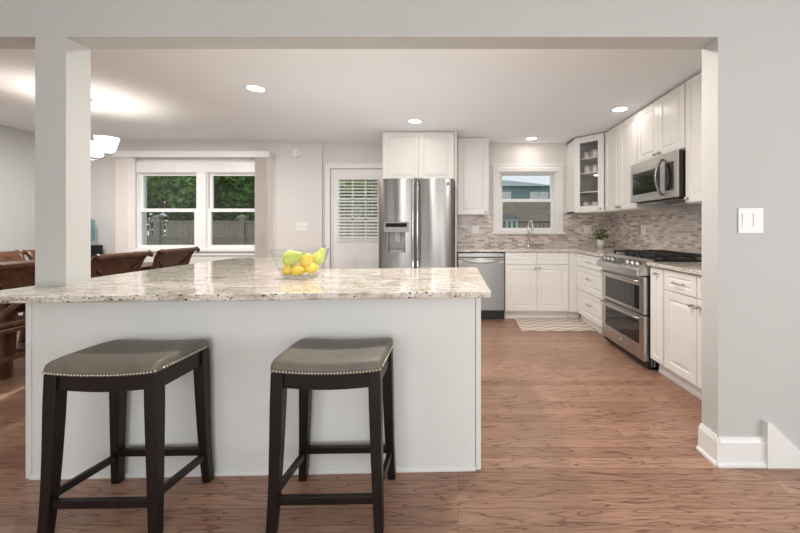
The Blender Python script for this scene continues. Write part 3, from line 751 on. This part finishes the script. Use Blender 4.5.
sl_d = Vector((0, 0.129, 0.082)).normalized(); sl_n = Vector((0, -0.082, 0.129)).normalized()
def on_slope(x, u, hgt): p = Vector((x, -0.054, 0.848)) + sl_d*u + sl_n*hgt; return p
for x in (0.085, 0.165, 0.245, 0.515, 0.595, 0.675):
    m = MB(); a = on_slope(x, 0.062, 0.0); nrm = sl_n; ux = Vector((1, 0, 0)); uy = sl_d; n = 18
    m.loft([[tuple(a+nrm*h+ux*r*math.cos(2*PI*j/n)+uy*r*math.sin(2*PI*j/n)) for j in range(n)] for r, h in ((0.031, 0), (0.031, 0.006), (0.026, 0.008), (0.023, 0.03), (0.001, 0.031))], True, False)
    k = m.build('knob', 'knobsteel', cp)
m = MB(); p = [on_slope(x, u, h) for h in (0.0005, 0.003) for x, u in ((0.295, 0.02), (0.465, 0.02), (0.465, 0.105), (0.295, 0.105))]
m.add(p, [(0,3,2,1),(4,5,6,7),(0,1,5,4),(1,2,6,5),(2,3,7,6),(3,0,4,7)]); m.build('display', 'screen', cp)
m = MB(); m.box(0.0, RW, 0.088, 0.655, 0.905, 0.922); m.build('cooktop', 'black', rg, bevel=0.003)
for k in range(3):
    a = 0.03+k*0.236; b = a+0.230; m = MB()
    y0, y1 = 0.115, 0.635; z0, z1 = 0.948, 0.964
    for y in (y0, y1-0.016, (y0+y1)/2-0.008): m.box(a, b, y, y+0.016, z0, z1)
    for x in (a, b-0.016, (a+b)/2-0.008): m.box(x, x+0.016, y0, y1, z0, z1)
    for yc in ((y0*3+y1)/4, (y0+y1*3)/4): m.box(a, b, yc-0.006, yc+0.006, z0, z1+0.006)
    for x in (a, b-0.016):
        for y in (y0, y1-0.016): m.box(x, x+0.016, y, y+0.016, 0.922, z0)
    m.build('grate', 'iron', rg, bevel=0.003)
for x, y in ((0.145, 0.24), (0.145, 0.51), (0.381, 0.375), (0.617, 0.24), (0.617, 0.51)):
    m = MB(); m.lathe([(0.05, 0.922), (0.048, 0.934), (0.036, 0.936), (0.034, 0.944), (0.001, 0.945)], 18, (x, y, 0)); m.build('burner', 'iron', rg)
n = 14; m = MB(); m.loft([[(RW/2+0.012*math.cos(2*PI*j/n), y, 0.145+0.012*math.sin(2*PI*j/n)) for j in range(n)] for y in (-0.002, 0.004)]); m.build('round_emblem', 'chrome', dlw)
m = MB()
for k in range(10): m.box(RW-0.004, RW+0.001, 0.06+k*0.025, 0.07+k*0.025, 0.03, 0.10)
m.build('side_vents', 'dsteel', rg)

# ---------------------------------------------------------------- microwave
mw = thing('microwave', 'stainless over-the-range microwave with a bowed vertical handle', 'microwave', (1.823, 3.645, 1.447), -PI/2)
MWW, MWD, MWH = 0.757, XR-1.823-0.01, 0.405
m = MB(); m.box(0.002, MWW-0.002, 0.03, MWD, 0.012, MWH); m.box(0.03, MWW-0.03, 0.06, MWD-0.02, 0, 0.012); m.build('case', 'black', mw, bevel=0.002)
m = MB(); xw0, xw1, dxe = 0.035, 0.53, 0.60
m.box(0, xw0, 0, 0.03, 0.012, MWH); m.box(xw1, dxe, 0, 0.03, 0.012, MWH); m.box(xw0, xw1, 0, 0.03, 0.012, 0.085); m.box(xw0, xw1, 0, 0.03, MWH-0.105, MWH)
md = m.build('door', 'steelh', mw, bevel=0.003)
MB().box(xw0, xw1, 0.002, 0.02, 0.085, MWH-0.105).build('door_window', 'bglass', md)
m = MB(); pts = [(0.578, 0.0, 0.045)] + [(0.578, -0.022-0.045*math.sin(PI*i/12), 0.05+0.30*i/12) for i in range(13)] + [(0.578, 0.0, 0.355)]
m.tube(pts, 0.013, 10); m.build('handle', 'steel', md)
m = MB(); m.box(dxe+0.003, MWW, 0, 0.03, 0.012, 0.075); m.box(dxe+0.003, MWW, 0, 0.03, MWH-0.09, MWH); m.box(MWW-0.03, MWW, 0, 0.03, 0.075, MWH-0.09)
kp = m.build('control_panel', 'steelh', mw, bevel=0.003)
m = MB(); m.box(dxe+0.003, MWW-0.03, 0.002, 0.02, 0.075, MWH-0.09); m.build('keypad', 'display', kp)
m = MB(); m.box(0.05, 0.25, 0.10, 0.22, -0.004, 0.0); m.build('underside_light', 'white', mw)

# ---------------------------------------------------------------- faucet, plant, outlets, rug
fc = thing('kitchen_faucet', 'chrome gooseneck faucet standing below the sink window', 'faucet', (1.015, 4.975, 0.914))
m = MB(); m.lathe([(0.001, 0), (0.028, 0), (0.026, 0.01), (0.017, 0.02), (0.017, 0.075), (0.001, 0.075)], 18); m.build('base', 'chrome', fc)
m = MB(); pts = [(0, 0, 0.06), (0, 0, 0.27)] + [(0.03*(1-math.cos(PI*i/10))/2, -0.07+0.07*math.cos(PI*i/10), 0.29+0.085*math.sin(PI*i/10)) for i in range(11)] + [(0.03, -0.14, 0.25)]
m.tube(pts, 0.012, 10); m.build('neck', 'chrome', fc)
m = MB(); m.tube([(0.03, -0.14, 0.27), (0.03, -0.142, 0.17)], 0.019, 12, rs=[0.016, 0.021]); m.build('spray_head', 'chrome', fc)
m = MB(); m.tube([(0.017, 0, 0.05), (0.06, -0.01, 0.075)], 0.006, 8); m.build('lever', 'chrome', fc)
pl = thing('potted_plant', 'small leafy green plant in a white pot in the kitchen corner', 'plant', (1.985, 4.80, 0.914))
m = MB(); m.lathe([(0.001, 0), (0.043, 0), (0.052, 0.115), (0.047, 0.115), (0.045, 0.10), (0.001, 0.10)], 20); m.build('pot', 'ceramic', pl)
m = MB(); rnd = random.Random(3)
for k in range(130):
    a = rnd.uniform(0, 2*PI); r = rnd.uniform(0.01, 0.11); z = 0.13+rnd.uniform(0, 0.17)*(1-r/0.17)
    c = Vector((r*math.cos(a), r*math.sin(a), z)); u = Vector((math.cos(a), math.sin(a), rnd.uniform(-0.4, 0.9))).normalized()*rnd.uniform(0.018, 0.032)
    w = u.cross(Vector((rnd.uniform(-1, 1), rnd.uniform(-1, 1), rnd.uniform(-1, 1)))).normalized()*rnd.uniform(0.007, 0.012)
    m.add([c-u, c+w, c+u, c-w], [(0, 1, 2, 3)])
m.build('foliage', 'leafy', pl)
m = MB()
for k in range(12):
    a = k*0.53; m.tube([(0.01*math.cos(a), 0.01*math.sin(a), 0.10), (0.05*math.cos(a), 0.05*math.sin(a), 0.20)], 0.002, 5)
m.build('stems', 'leafy', pl)
def plate(name, label, cat, loc, rz, w, h, n, kind):
    t = thing(name, label, cat, loc, rz)
    MB().box(-w/2, w/2, -0.007, 0, -h/2, h/2).build('cover_plate', 'white', t, bevel=0.003)
    for k in range(n):
        x = (k-(n-1)/2)*w/max(n, 1)*0.9
        if kind == 'rocker':
            m = MB(); m.add([(x-0.017, -0.0085, -0.034), (x+0.017, -0.0085, -0.034), (x+0.017, -0.012, 0.034), (x-0.017, -0.012, 0.034),
                             (x-0.017, -0.006, -0.034), (x+0.017, -0.006, -0.034), (x+0.017, -0.006, 0.034), (x-0.017, -0.006, 0.034)],
                            [(0,1,2,3),(7,6,5,4),(0,4,5,1),(1,5,6,2),(2,6,7,3),(3,7,4,0)]); m.build('rocker', 'ceramic', t)
        elif kind == 'toggle':
            m = MB(); m.box(x-0.005, x+0.005, -0.02, -0.006, -0.004, 0.012); m.build('toggle', 'ceramic', t)
        else:
            for z in (-0.022, 0.022):
                m = MB(); m.box(x-0.016, x+0.016, -0.0085, -0.006, z-0.014, z+0.014); m.build('socket', 'ceramic', t)
    return t
plate('light_switch', 'white double rocker light switch on the grey wall right of the opening', 'light switch', ((750-458)/196.7, YN0, 1.237), 0, 0.128, 0.130, 2, 'rocker')
plate('light_switch', 'white three-gang switch plate on the wall left of the back door', 'light switch', (-2.27, YBL, 1.212), 0, 0.17, 0.125, 3, 'toggle')
plate('light_switch', 'small white switch plate on the left side of the square post', 'light switch', (-2.150, 1.81, 1.385), -PI/2, 0.07, 0.115, 1, 'toggle')
plate('power_outlet', 'white outlet plate on the mosaic tiles below the cabinet right of the fridge', 'outlet', (0.255, YB-0.008, 1.165), 0, 0.115, 0.115, 2, 'socket')
plate('power_outlet', 'white outlet plate on the mosaic tiles right of the sink window', 'outlet', (1.90, YB-0.008, 1.17), 0, 0.115, 0.115, 2, 'socket')
plate('power_outlet', 'white outlet plate on the mosaic tiles above the range', 'outlet', (XR-0.008, 4.18, 1.17), -PI/2, 0.115, 0.115, 2, 'socket')
sa = thing('smoke_alarm', 'round white smoke alarm high on the wall beside the dining window', 'smoke alarm', (-2.36, YBL, 2.285))
n = 28; m = MB(); m.loft([[(r*math.cos(2*PI*j/n), -y, r*math.sin(2*PI*j/n)) for j in range(n)] for r, y in ((0.066, 0), (0.066, 0.02), (0.058, 0.032), (0.03, 0.036), (0.001, 0.036))], True, False); m.build('housing', 'white', sa)
m = MB(); m.sphere((0.028, -0.035, 0.0), 0.007); m.build('test_button', 'grey', sa)
m = MB(); m.box(0, 0.875, 0, 0.50, 0.001, 0.010); rgo = m.build('floor_rug', 'rug', bevel=0.003); rgo.location = (0.735, 3.985, 0)
tag(rgo, 'small cream rug with a wavy taupe pattern before the sink cabinet', 'rug')

# ---------------------------------------------------------------- island
A = (-2.197, 1.490); B = (0.157, 1.628)                # worktop front edge ends
def isl(x): return 1.650 + (x+2.07)*0.0280             # face of the seating-side panel at world x
poly = [A, B, (0.143, 2.600), (-1.31, 2.452), (-1.36, 3.43), (-2.190, 3.43)]
slab('island_countertop', poly, CT-0.031, CT, 'large L-shaped speckled granite worktop of the breakfast bar in the foreground', 0.005)
it = thing('kitchen_island', 'pale grey panelled breakfast bar base under the big granite worktop', 'kitchen island', (-2.07, 1.65, 0), math.atan(0.028))
IW = 2.185; iz = CT-0.0315
m = MB(); m.box(0.012, IW-0.012, 0.018, 0.62, 0.0, iz); m.box(0.02, 0.62, 0.62, 1.68, 0, iz); m.build('carcass', 'island', it)
m = MB(); m.box(0.028, IW-0.028, 0.004, 0.018, 0.0, iz); m.build('front_panel', 'island', it)
for x in (0.0, IW-0.026):
    m = MB(); m.box(x, x+0.026, 0.0, 0.035, 0.0, iz); m.build('corner_trim', 'island', it, bevel=0.003)
m = MB(); m.prism([(0.004, 0), (-0.008, 0), (-0.008, 0.008), (0.0, 0.018), (0.004, 0.018)], 0.027, IW-0.027, 'x'); m.build('base_molding', 'island', it)

# ---------------------------------------------------------------- stools
def stool(label, loc):
    t = thing('bar_stool', label, 'stool', loc, math.atan(0.02), 'bar stools at the breakfast bar')
    hw, hd = 0.216, 0.155                             # half seat
    def sad(x): return 0.012*(x/hw)**2 - 0.006
    # seat cushion: lofted slices along x
    m = MB(); rings = []; n = 28
    for i in range(n+1):
        u = -1+2*i/n; x = hw*math.sin(u*PI/2); e = math.sqrt(max(0.0, 1-abs(u)**6)) ; k = 0.86+0.14*e
        zb = 0.630 + sad(x); h = 0.046*(0.55+0.45*math.sqrt(max(0, 1-abs(u)**8)))
        prof = [(-hd*k, 0.0), (-hd*k*1.02, 0.35), (-hd*k*0.98, 0.75), (-hd*k*0.86, 0.97), (-hd*0.5, 1.08), (0, 1.10), (hd*0.5, 1.08), (hd*k*0.86, 0.97), (hd*k*0.98, 0.75), (hd*k*1.02, 0.35), (hd*k, 0.0)]
        rings.append([(x, y, zb+h*z) for y, z in prof])
    m.loft(rings, True); seat = m.build('seat', 'leather', t)
    # nailhead strip along the lower edge of the cushion
    nx, ny = 34, 18
    def kk(x): u = math.asin(max(-1, min(1, x/hw)))*2/PI; return 0.86+0.14*math.sqrt(max(0.0, 1-abs(u)**6))
    xs = [-hw*0.985+2*hw*0.985*i/nx for i in range(nx+1)]
    ys = [(-hd+2*hd*j/ny)*0.84 for j in range(1, ny)]
    for pts in ([(x, -hd*kk(x)*1.012) for x in xs], [(x, hd*kk(x)*1.012) for x in xs], [(-hw-0.001, y) for y in ys], [(hw+0.001, y) for y in ys]):
        m = MB()
        for x, y in pts: m.sphere((x, y, 0.637+sad(x)), 0.0055, 8, 5)
        m.build('nailhead_trim', 'brass', seat)
    # apron: curved rails following the saddle
    fx, fy = 0.193, 0.130                             # leg tops
    for sy in (-1, 1):
        m = MB(); rings = []
        for i in range(17):
            x = -fx+2*fx*i/16; a = 0.565 - 0.012*math.cos(x/fx*PI/2) + 0.006
            y = sy*fy; rings.append([(x, y-0.011, a), (x, y+0.011, a), (x, y+0.011, 0.630+sad(x)), (x, y-0.011, 0.630+sad(x))])
        m.loft(rings); m.build('apron_rail', 'espresso', t)
    for sx in (-1, 1):
        m = MB(); m.box(sx*fx-0.011, sx*fx+0.011, -fy, fy, 0.562, 0.630+sad(fx)); m.build('apron_rail', 'espresso', t)
    # legs with a slight outward sweep at the foot
    def legc(sx, sy, z):
        u = 1-z/0.61; return (sx*(fx-0.002+0.014*u+0.006*u**4), sy*(fy-0.002+0.010*u+0.008*u**4))
    for sx in (-1, 1):
        for sy in (-1, 1):
            m = MB(); rings = []
            for i in range(11):
                z = 0.632*i/10; cx, cy = legc(sx, sy, z); hwz = 0.0175+0.0065*min(1, z/0.5)
                rings.append(rect(cx, cy, hwz, hwz*0.95, z))
            m.loft(rings); m.build('leg', 'espresso', t, bevel=0.003)
    for sy, z in ((-1, 0.125), (1, 0.145)):
        cx, cy = legc(1, sy, z); m = MB(); m.box(-cx, cx, cy-0.010, cy+0.010, z-0.016, z+0.016); m.build('stretcher', 'espresso', t, bevel=0.002)
    for sx in (-1, 1):
        a = legc(sx, -1, 0.15); b = legc(sx, 1, 0.15)
        m = MB(); m.bar((a[0], a[1], 0.152), (b[0], b[1], 0.128), 0.020, 0.030); m.build('stretcher', 'espresso', t, bevel=0.002)
    return t
stool('dark wooden saddle stool with grey-green leather seat, under the left half of the breakfast bar', (-1.395, 1.490, 0))
stool('dark wooden saddle stool with grey-green leather seat, nearer the right end of the breakfast bar', (-0.525, 1.508, 0))

# ---------------------------------------------------------------- fruit bowl
BX, BY, BZ = -0.945, 2.075, CT
m = MB(); m.lathe([(0.001, 0.0), (0.085, 0.0), (0.095, 0.006), (0.115, 0.03), (0.138, 0.09), (0.160, 0.160), (0.1635, 0.168), (0.160, 0.170), (0.156, 0.163), (0.134, 0.092), (0.111, 0.036), (0.085, 0.012), (0.001, 0.010)], 40)
bo = m.build('fruit_bowl', 'bowlglass'); bo.location = (BX, BY, BZ+0.0005); tag(bo, 'clear glass bowl of lemons and pears on the granite breakfast bar', 'bowl')
def lemon(dx, dy, dz, rx, rz, lab, s=1.0):
    m = MB(); prof = [(0.001, -0.049), (0.006, -0.046), (0.010, -0.040), (0.022, -0.030), (0.031, -0.015), (0.034, 0), (0.031, 0.015), (0.022, 0.030), (0.010, 0.040), (0.007, 0.045), (0.001, 0.047)]
    m.lathe([(r*s, z*s) for r, z in prof], 18)
    o = m.build('lemon', 'lemon'); o.location = (BX+dx, BY+dy, BZ+dz); o.rotation_euler = (rx, 0.0, rz)
    return tag(o, lab, 'lemon', 'lemons in the glass bowl')
lemon(-0.055, -0.046, 0.050, 1.5, 0.5, 'lemon low at the left front of the glass bowl, under the pear')
lemon(0.010, -0.062, 0.050, 1.4, 1.35, 'lemon low at the front centre of the glass bowl')
lemon(0.070, -0.020, 0.058, 1.5, 2.3, 'lemon low at the right of the glass bowl')
lemon(0.045, -0.035, 0.108, 0.9, 1.1, 'large lemon on top of the others, right of the lying pear', 1.12)
lemon(-0.092, 0.025, 0.100, 1.2, 0.2, 'lemon against the left side of the glass bowl', 0.9)
lemon(-0.01, 0.065, 0.052, 1.5, 2.9, 'lemon at the far side of the glass bowl, mostly hidden')
def pear(dx, dy, dz, rot, lab, s=1.0):
    m = MB(); prof = [(0.001, -0.045), (0.018, -0.044), (0.033, -0.034), (0.040, -0.014), (0.038, 0.006), (0.028, 0.026), (0.019, 0.044), (0.015, 0.056), (0.009, 0.064), (0.001, 0.066)]
    t = thing('pear', lab, 'pear', (BX+dx, BY+dy, BZ+dz), 0, 'pears in the glass bowl'); t.rotation_euler = rot; t.scale = (s, s, s)
    m.lathe(prof, 20); m.build('body', 'pear', t)
    m = MB(); m.tube([(0, 0, 0.062), (0.002, 0, 0.075), (0.008, 0, 0.090)], 0.0022, 6); m.build('stem', 'stem', t); return t
pear(-0.035, -0.040, 0.122, (0.35, 1.25, 0.0), 'green pear lying on its side at the left on top of the lemons', 1.15)
pear(0.094, 0.035, 0.118, (-0.1, 0.42, 0.0), 'green pear leaning upright against the right side of the glass bowl', 0.95)

# ---------------------------------------------------------------- dining furniture
tb = thing('dining_table', 'dark brown wooden dining table behind the post among carved chairs', 'table', (-3.87, 3.50, 0))
m = MB(); m.box(-0.36, 0.36, -0.86, 0.86, 0.725, 0.76); m.build('tabletop', 'walnut', tb, bevel=0.008)
m = MB(); m.box(-0.31, 0.31, -0.80, 0.80, 0.65, 0.725); m.build('apron', 'walnut', tb)
for sx in (-1, 1):
    for sy in (-1, 1):
        m = MB(); m.loft([rect(sx*0.27, sy*0.76, h, h, z) for h, z in ((0.028, 0), (0.036, 0.35), (0.04, 0.70))]); m.build('leg', 'walnut', tb, bevel=0.004)
def back_curve(v):                                    # profile of the chair back: v 0..1 up; returns (y, z), y backwards = negative
    z = 0.44+0.49*v; y = -0.205-0.10*v
    return y, z
def chair_proto(label, loc, rz):
    t = thing('dining_chair', label, 'chair', loc, rz, 'carved dining chairs')
    m = MB(); m.box(-0.235, 0.235, -0.20, 0.19, 0.40, 0.43); m.build('seat_frame', 'walnut', t, bevel=0.006)
    m = MB(); m.box(-0.215, 0.215, -0.175, 0.18, 0.43, 0.475); m.build('seat', 'walnut', t, bevel=0.018, seg=3)
    for sx in (-1, 1):
        m = MB(); m.loft([rect(sx*0.205, 0.165, h, h, z) for h, z in ((0.018, 0), (0.024, 0.25), (0.028, 0.40))]); m.build('leg', 'walnut', t, bevel=0.003)
        m = MB(); m.loft([rect(sx*0.215, y, 0.022, 0.024, z) for y, z in ((-0.26, 0), (-0.215, 0.22), (-0.20, 0.42))]); m.build('leg', 'walnut', t, bevel=0.003)
        # scrolled side post: rises, then rolls backwards and outwards at the top
        pts = [(sx*0.215, -0.20, 0.42), (sx*0.218, -0.225, 0.58), (sx*0.226, -0.262, 0.74), (sx*0.236, -0.300, 0.86), (sx*0.246, -0.335, 0.925), (sx*0.254, -0.372, 0.940), (sx*0.256, -0.395, 0.918), (sx*0.254, -0.388, 0.895)]
        m = MB(); m.tube(pts, 0.024, 8, rs=[0.026, 0.025, 0.025, 0.025, 0.025, 0.024, 0.020, 0.014]); m.build('back_post', 'walnut', t)
    m = MB()                                           # rolled top rail
    m.prism([(-0.285, 0.815), (-0.262, 0.815), (-0.300, 0.905), (-0.335, 0.945), (-0.370, 0.955), (-0.398, 0.935), (-0.395, 0.908), (-0.372, 0.905), (-0.345, 0.915), (-0.322, 0.895)], -0.235, 0.235, 'x')
    m.build('top_rail', 'walnut', t, bevel=0.005)
    m = MB(); m.prism([(-0.243, 0.640), (-0.227, 0.640), (-0.295, 0.900), (-0.311, 0.900)], -0.225, 0.225, 'x'); m.build('back_panel', 'walnut', t)
    m = MB(); m.bar((-0.20, -0.205, 0.47), (0.0, -0.238, 0.64), 0.02, 0.035, (0, 1, 0)); m.bar((0.20, -0.205, 0.47), (0.0, -0.238, 0.64), 0.02, 0.035, (0, 1, 0))
    m.bar((-0.20, -0.292, 0.815), (-0.03, -0.256, 0.670), 0.022, 0.03, (0, 1, 0)); m.bar((0.20, -0.292, 0.815), (0.03, -0.256, 0.670), 0.022, 0.03, (0, 1, 0))
    m.build('cross_brace', 'walnut', t)
    m = MB(); m.box(-0.215, 0.215, -0.235, -0.215, 0.635, 0.665); m.build('back_rail', 'walnut', t, bevel=0.003)
    m = MB(); m.box(-0.205, 0.205, -0.238, -0.220, 0.20, 0.235); m.box(-0.222, -0.206, -0.22, 0.16, 0.16, 0.19); m.box(0.206, 0.222, -0.22, 0.16, 0.16, 0.19); m.build('stretcher', 'walnut', t)
    return t
# local +y is where the chair faces
c0 = chair_proto('carved brown chair just right of the square post, back towards the breakfast bar', (-3.615, 3.37, 0), PI/2)
dup(c0, (-3.655, 4.08, 0), PI/2, 'carved brown chair below the dining window, right of another, back towards the breakfast bar')
dup(c0, (-3.60, 2.655, 0), PI/2, 'carved brown chair at the left edge, seen above and below the granite worktop')
dup(c0, (-4.30, 3.40, 0), -PI/2, 'carved brown chair far left behind the nearest chair, back rail just showing')
dup(c0, (-4.30, 3.97, 0), -PI/2, 'carved brown chair against the left side of the square post, only its scroll showing')
# water cooler
wc = thing('water_cooler', 'black water cooler with a blue bottle, half hidden by the post', 'water cooler', (-5.235, 4.80, 0))
m = MB(); m.box(-0.15, 0.15, -0.15, 0.15, 0, 0.95); m.build('body', 'black', wc, bevel=0.015)
m = MB(); m.lathe([(0.05, 0.95), (0.06, 0.975), (0.13, 1.02), (0.133, 1.15), (0.128, 1.16), (0.133, 1.17), (0.132, 1.29), (0.11, 1.32), (0.001, 1.325)], 24); m.build('bottle', 'water', wc)
m = MB(); m.box(-0.08, 0.08, -0.165, -0.15, 0.70, 0.88); m.build('tap_panel', 'grey', wc)

# vertical blind over the dining window
vb = thing('vertical_blind', 'pale vertical blind drawn to both sides of the dining window, with valance', 'blind', (0, YBL, 0))
m = MB(); m.box(-4.93, -2.685, -0.115, -0.105, 2.20, 2.29); m.box(-4.93, -2.92+0.235, -0.105, -0.022, 2.282, 2.29); m.box(-2.693, -2.685, -0.105, -0.022, 2.20, 2.282); m.box(-4.93, -4.922, -0.105, -0.022, 2.20, 2.282)
m.build('valance', 'trim', vb, bevel=0.002)
for x0, n in ((-4.87, 8), (-2.880, 8)):
    for k in range(n):
        x = x0+k*0.0245; m = MB(); a = 0.95
        dx, dy = 0.042*math.cos(a), 0.042*math.sin(a)
        m.prism([(x-dx, -0.066-dy), (x-dx+0.0015, -0.066-dy), (x+0.004, -0.064), (x+dx+0.0015, -0.066+dy), (x+dx, -0.066+dy), (x+0.0025, -0.064)], 0.74, 2.225, 'z')
        m.build('slat', 'blind', vb)

# ---------------------------------------------------------------- outdoors
GZ = -0.45
struct(MB().box(-30, 30, YB+0.3, 45, GZ-0.1, GZ).build('ground', 'grass'))
fn = thing('garden_fence', 'weathered wooden fence with a slatted top band outside the dining window', 'fence', (0, 9.2, GZ))
top = 1.30+0.45+0.07
for k in range(8):
    x = -13.0+k*1.32*1.0
    if k == 3: x = -8.0
for k, x in enumerate((-13.3, -10.65, -8.0, -5.75, -3.5, -1.5)):
    m = MB(); m.box(x-0.07, x+0.07, -0.05, 0.07, 0, top+0.08); m.loft([rect(x, 0.01, 0.09, 0.08, top+0.08), rect(x, 0.01, 0.09, 0.08, top+0.11), rect(x, 0.01, 0.03, 0.03, top+0.16)]); m.build('post', 'fence', fn)
m = MB(); x = -13.3
while x < -1.5:
    m.box(x, x+0.138, 0.0, 0.02, 0.05, top-0.42); x += 0.142
m.build('board_panel', 'fence', fn)
m = MB(); x = -13.3
while x < -1.5:
    if x < -7.9: m.box(x, x+0.05, 0.0, 0.02, top-0.42, top-0.03); x += 0.11
    else: m.box(x, x+0.138, 0.0, 0.02, top-0.42, top-0.03); x += 0.142
m.build('slatted_band', 'fence', fn)
m = MB(); m.box(-13.3, -1.5, -0.03, 0.04, top-0.04, top); m.box(-13.3, -1.5, -0.025, 0.03, top-0.45, top-0.39); m.build('rail', 'fence', fn)
def tree(label, x, y, h, rx, rz, n, mat, seed, zc=None):
    t = thing('tree', label, 'tree', (x, y, GZ), 0, 'trees in the garden')
    m = MB(); m.tube([(0, 0, 0), (0.05, 0, h*0.35), (0, 0.05, h*0.7)], 0.12, 8, rs=[0.16, 0.12, 0.06])
    m.build('trunk', 'bark', t)
    rnd = random.Random(seed); m = MB(); zc = zc or h*0.62
    blobs = [(rnd.uniform(-.62, .62)*rx, rnd.uniform(-.55, .55)*rx*0.8, zc+rnd.uniform(-.75, .7)*rz, rnd.uniform(.28, .5)) for _ in range(16)]
    for k in range(n):
        bx, by, bz, br = blobs[rnd.randrange(16)]
        d = Vector((rnd.gauss(0, 1), rnd.gauss(0, 1), rnd.gauss(0, 1))).normalized()*br*(0.55+0.5*rnd.random())
        c = Vector((bx+d.x*rx, by+d.y*rx*0.8, max(0.3, bz+d.z*rz)))
        u = Vector((rnd.gauss(0, 1), rnd.gauss(0, 1), rnd.gauss(0, .7))).normalized()*rnd.uniform(0.07, 0.13)
        w = u.cross(Vector((rnd.gauss(0, 1), rnd.gauss(0, 1), rnd.gauss(0, 1)))).normalized()*rnd.uniform(0.045, 0.07)
        m.add([c-u, c+w, c+u, c-w], [(0, 1, 2, 3)])
    m.build('crown', mat, t); return t
tree('bright green leafy tree behind the fence, filling the left dining window sash', -11.2, 12.2, 5.6, 2.2, 2.3, 13000, 'leafb', 1)
tree('deep green tree behind the fence in the right dining window sash', -7.9, 12.0, 5.6, 2.1, 2.3, 12000, 'leafa', 2)
tree('dark tree standing behind the other trees, between the dining window sashes', -10.6, 15.2, 7.0, 3.4, 3.0, 13000, 'leafa', 3, 3.0)
tree('green tree seen through the back door blind', -3.6, 10.6, 5.0, 1.9, 2.1, 8000, 'leafb', 4, 2.4)
tree('deep green tree at the far left of the garden, behind the fence', -14.0, 13.5, 7.0, 2.4, 2.8, 7000, 'leafa', 5, 3.2)
# neighbouring house seen through the kitchen window
nh = thing('neighbour_house', 'neighbouring house with tan brick below and blue-green siding above, outside the sink window', 'house', (3.5, 24.0, GZ))
k = 24.0/345
zb, ze, zr = 27*k+1.205+0.45, 40.5*k+1.205+0.45, 45.5*k+1.205+0.45
m = MB(); m.box(-6, 3.1, 0, 7, 0, zb); m.build('brick_storey', 'brick', nh)
m = MB(); m.box(-6, 3.1, 0.02, 6.98, zb, ze); m.build('siding_storey', 'siding', nh)
m = MB(); m.add([(-6.3, -0.35, ze), (3.4, -0.35, ze), (3.4, 7.3, ze), (-6.3, 7.3, ze), (-3.2, 2.5, zr+0.42), (0.3, 2.5, zr+0.42)], [(0, 1, 5, 4), (1, 2, 5), (2, 3, 4, 5), (3, 0, 4), (0, 3, 2, 1)]); m.build('roof', 'roofing', nh)
for x0, x1 in ((-0.45, 0.12), (1.55, 2.10), (2.20, 2.70)):
    z0, z1 = zb+0.05, zb+0.5
    m = MB(); m.box(x0-0.06, x1+0.06, -0.06, 0.0, z0-0.06, z0); m.box(x0-0.06, x1+0.06, -0.06, 0.0, z1, z1+0.06); m.box(x0-0.06, x0, -0.06, 0, z0, z1); m.box(x1, x1+0.06, -0.06, 0, z0, z1)
    wf = m.build('window_frame', 'vinyl', nh)
    MB().box(x0, x1, -0.02, 0.0, z0, z1).build('window_pane', 'white', wf)
sd = thing('garden_shed', 'small dark green garden shed with white trim outside the sink window', 'shed', (1.98, 14.0, GZ))
k = 14.0/345; zs = 1.205+8*k+0.45
m = MB(); m.box(-0.5, 0.42, 0, 1.2, 0, zs); m.build('wall', 'shed', sd)
m = MB(); m.add([(-0.65, -0.15, zs), (0.57, -0.15, zs), (0.57, 1.35, zs), (-0.65, 1.35, zs), (-0.35, 0.4, zs+0.24), (0.25, 0.4, zs+0.24)], [(0, 1, 5, 4), (1, 2, 5), (2, 3, 4, 5), (3, 0, 4), (0, 3, 2, 1)]); m.build('roof', 'bronze', sd)
m = MB(); m.box(-0.55, 0.5, -0.05, 0, zs-0.08, zs)
for x in (-0.25, 0.0, 0.2, 0.40): m.box(x-0.03, x+0.03, -0.04, 0, 0.0, zs-0.08)
m.build('white_trim', 'vinyl', sd)
mf = thing('metal_fence', 'dark metal picket fence outside the sink window', 'fence', (3.0, 15.6, GZ))
zt2 = 1.205+5.5*15.6/345+0.45
m = MB(); m.box(-2, 4, -0.02, 0.02, zt2-0.06, zt2); m.box(-2, 4, -0.02, 0.02, zt2-0.40, zt2-0.36); m.build('rail', 'bronze', mf)
m = MB()
for i in range(34): x = -2+i*0.18; m.box(x-0.012, x+0.012, -0.012, 0.012, 0, zt2+0.02)
m.build('pickets', 'bronze', mf)
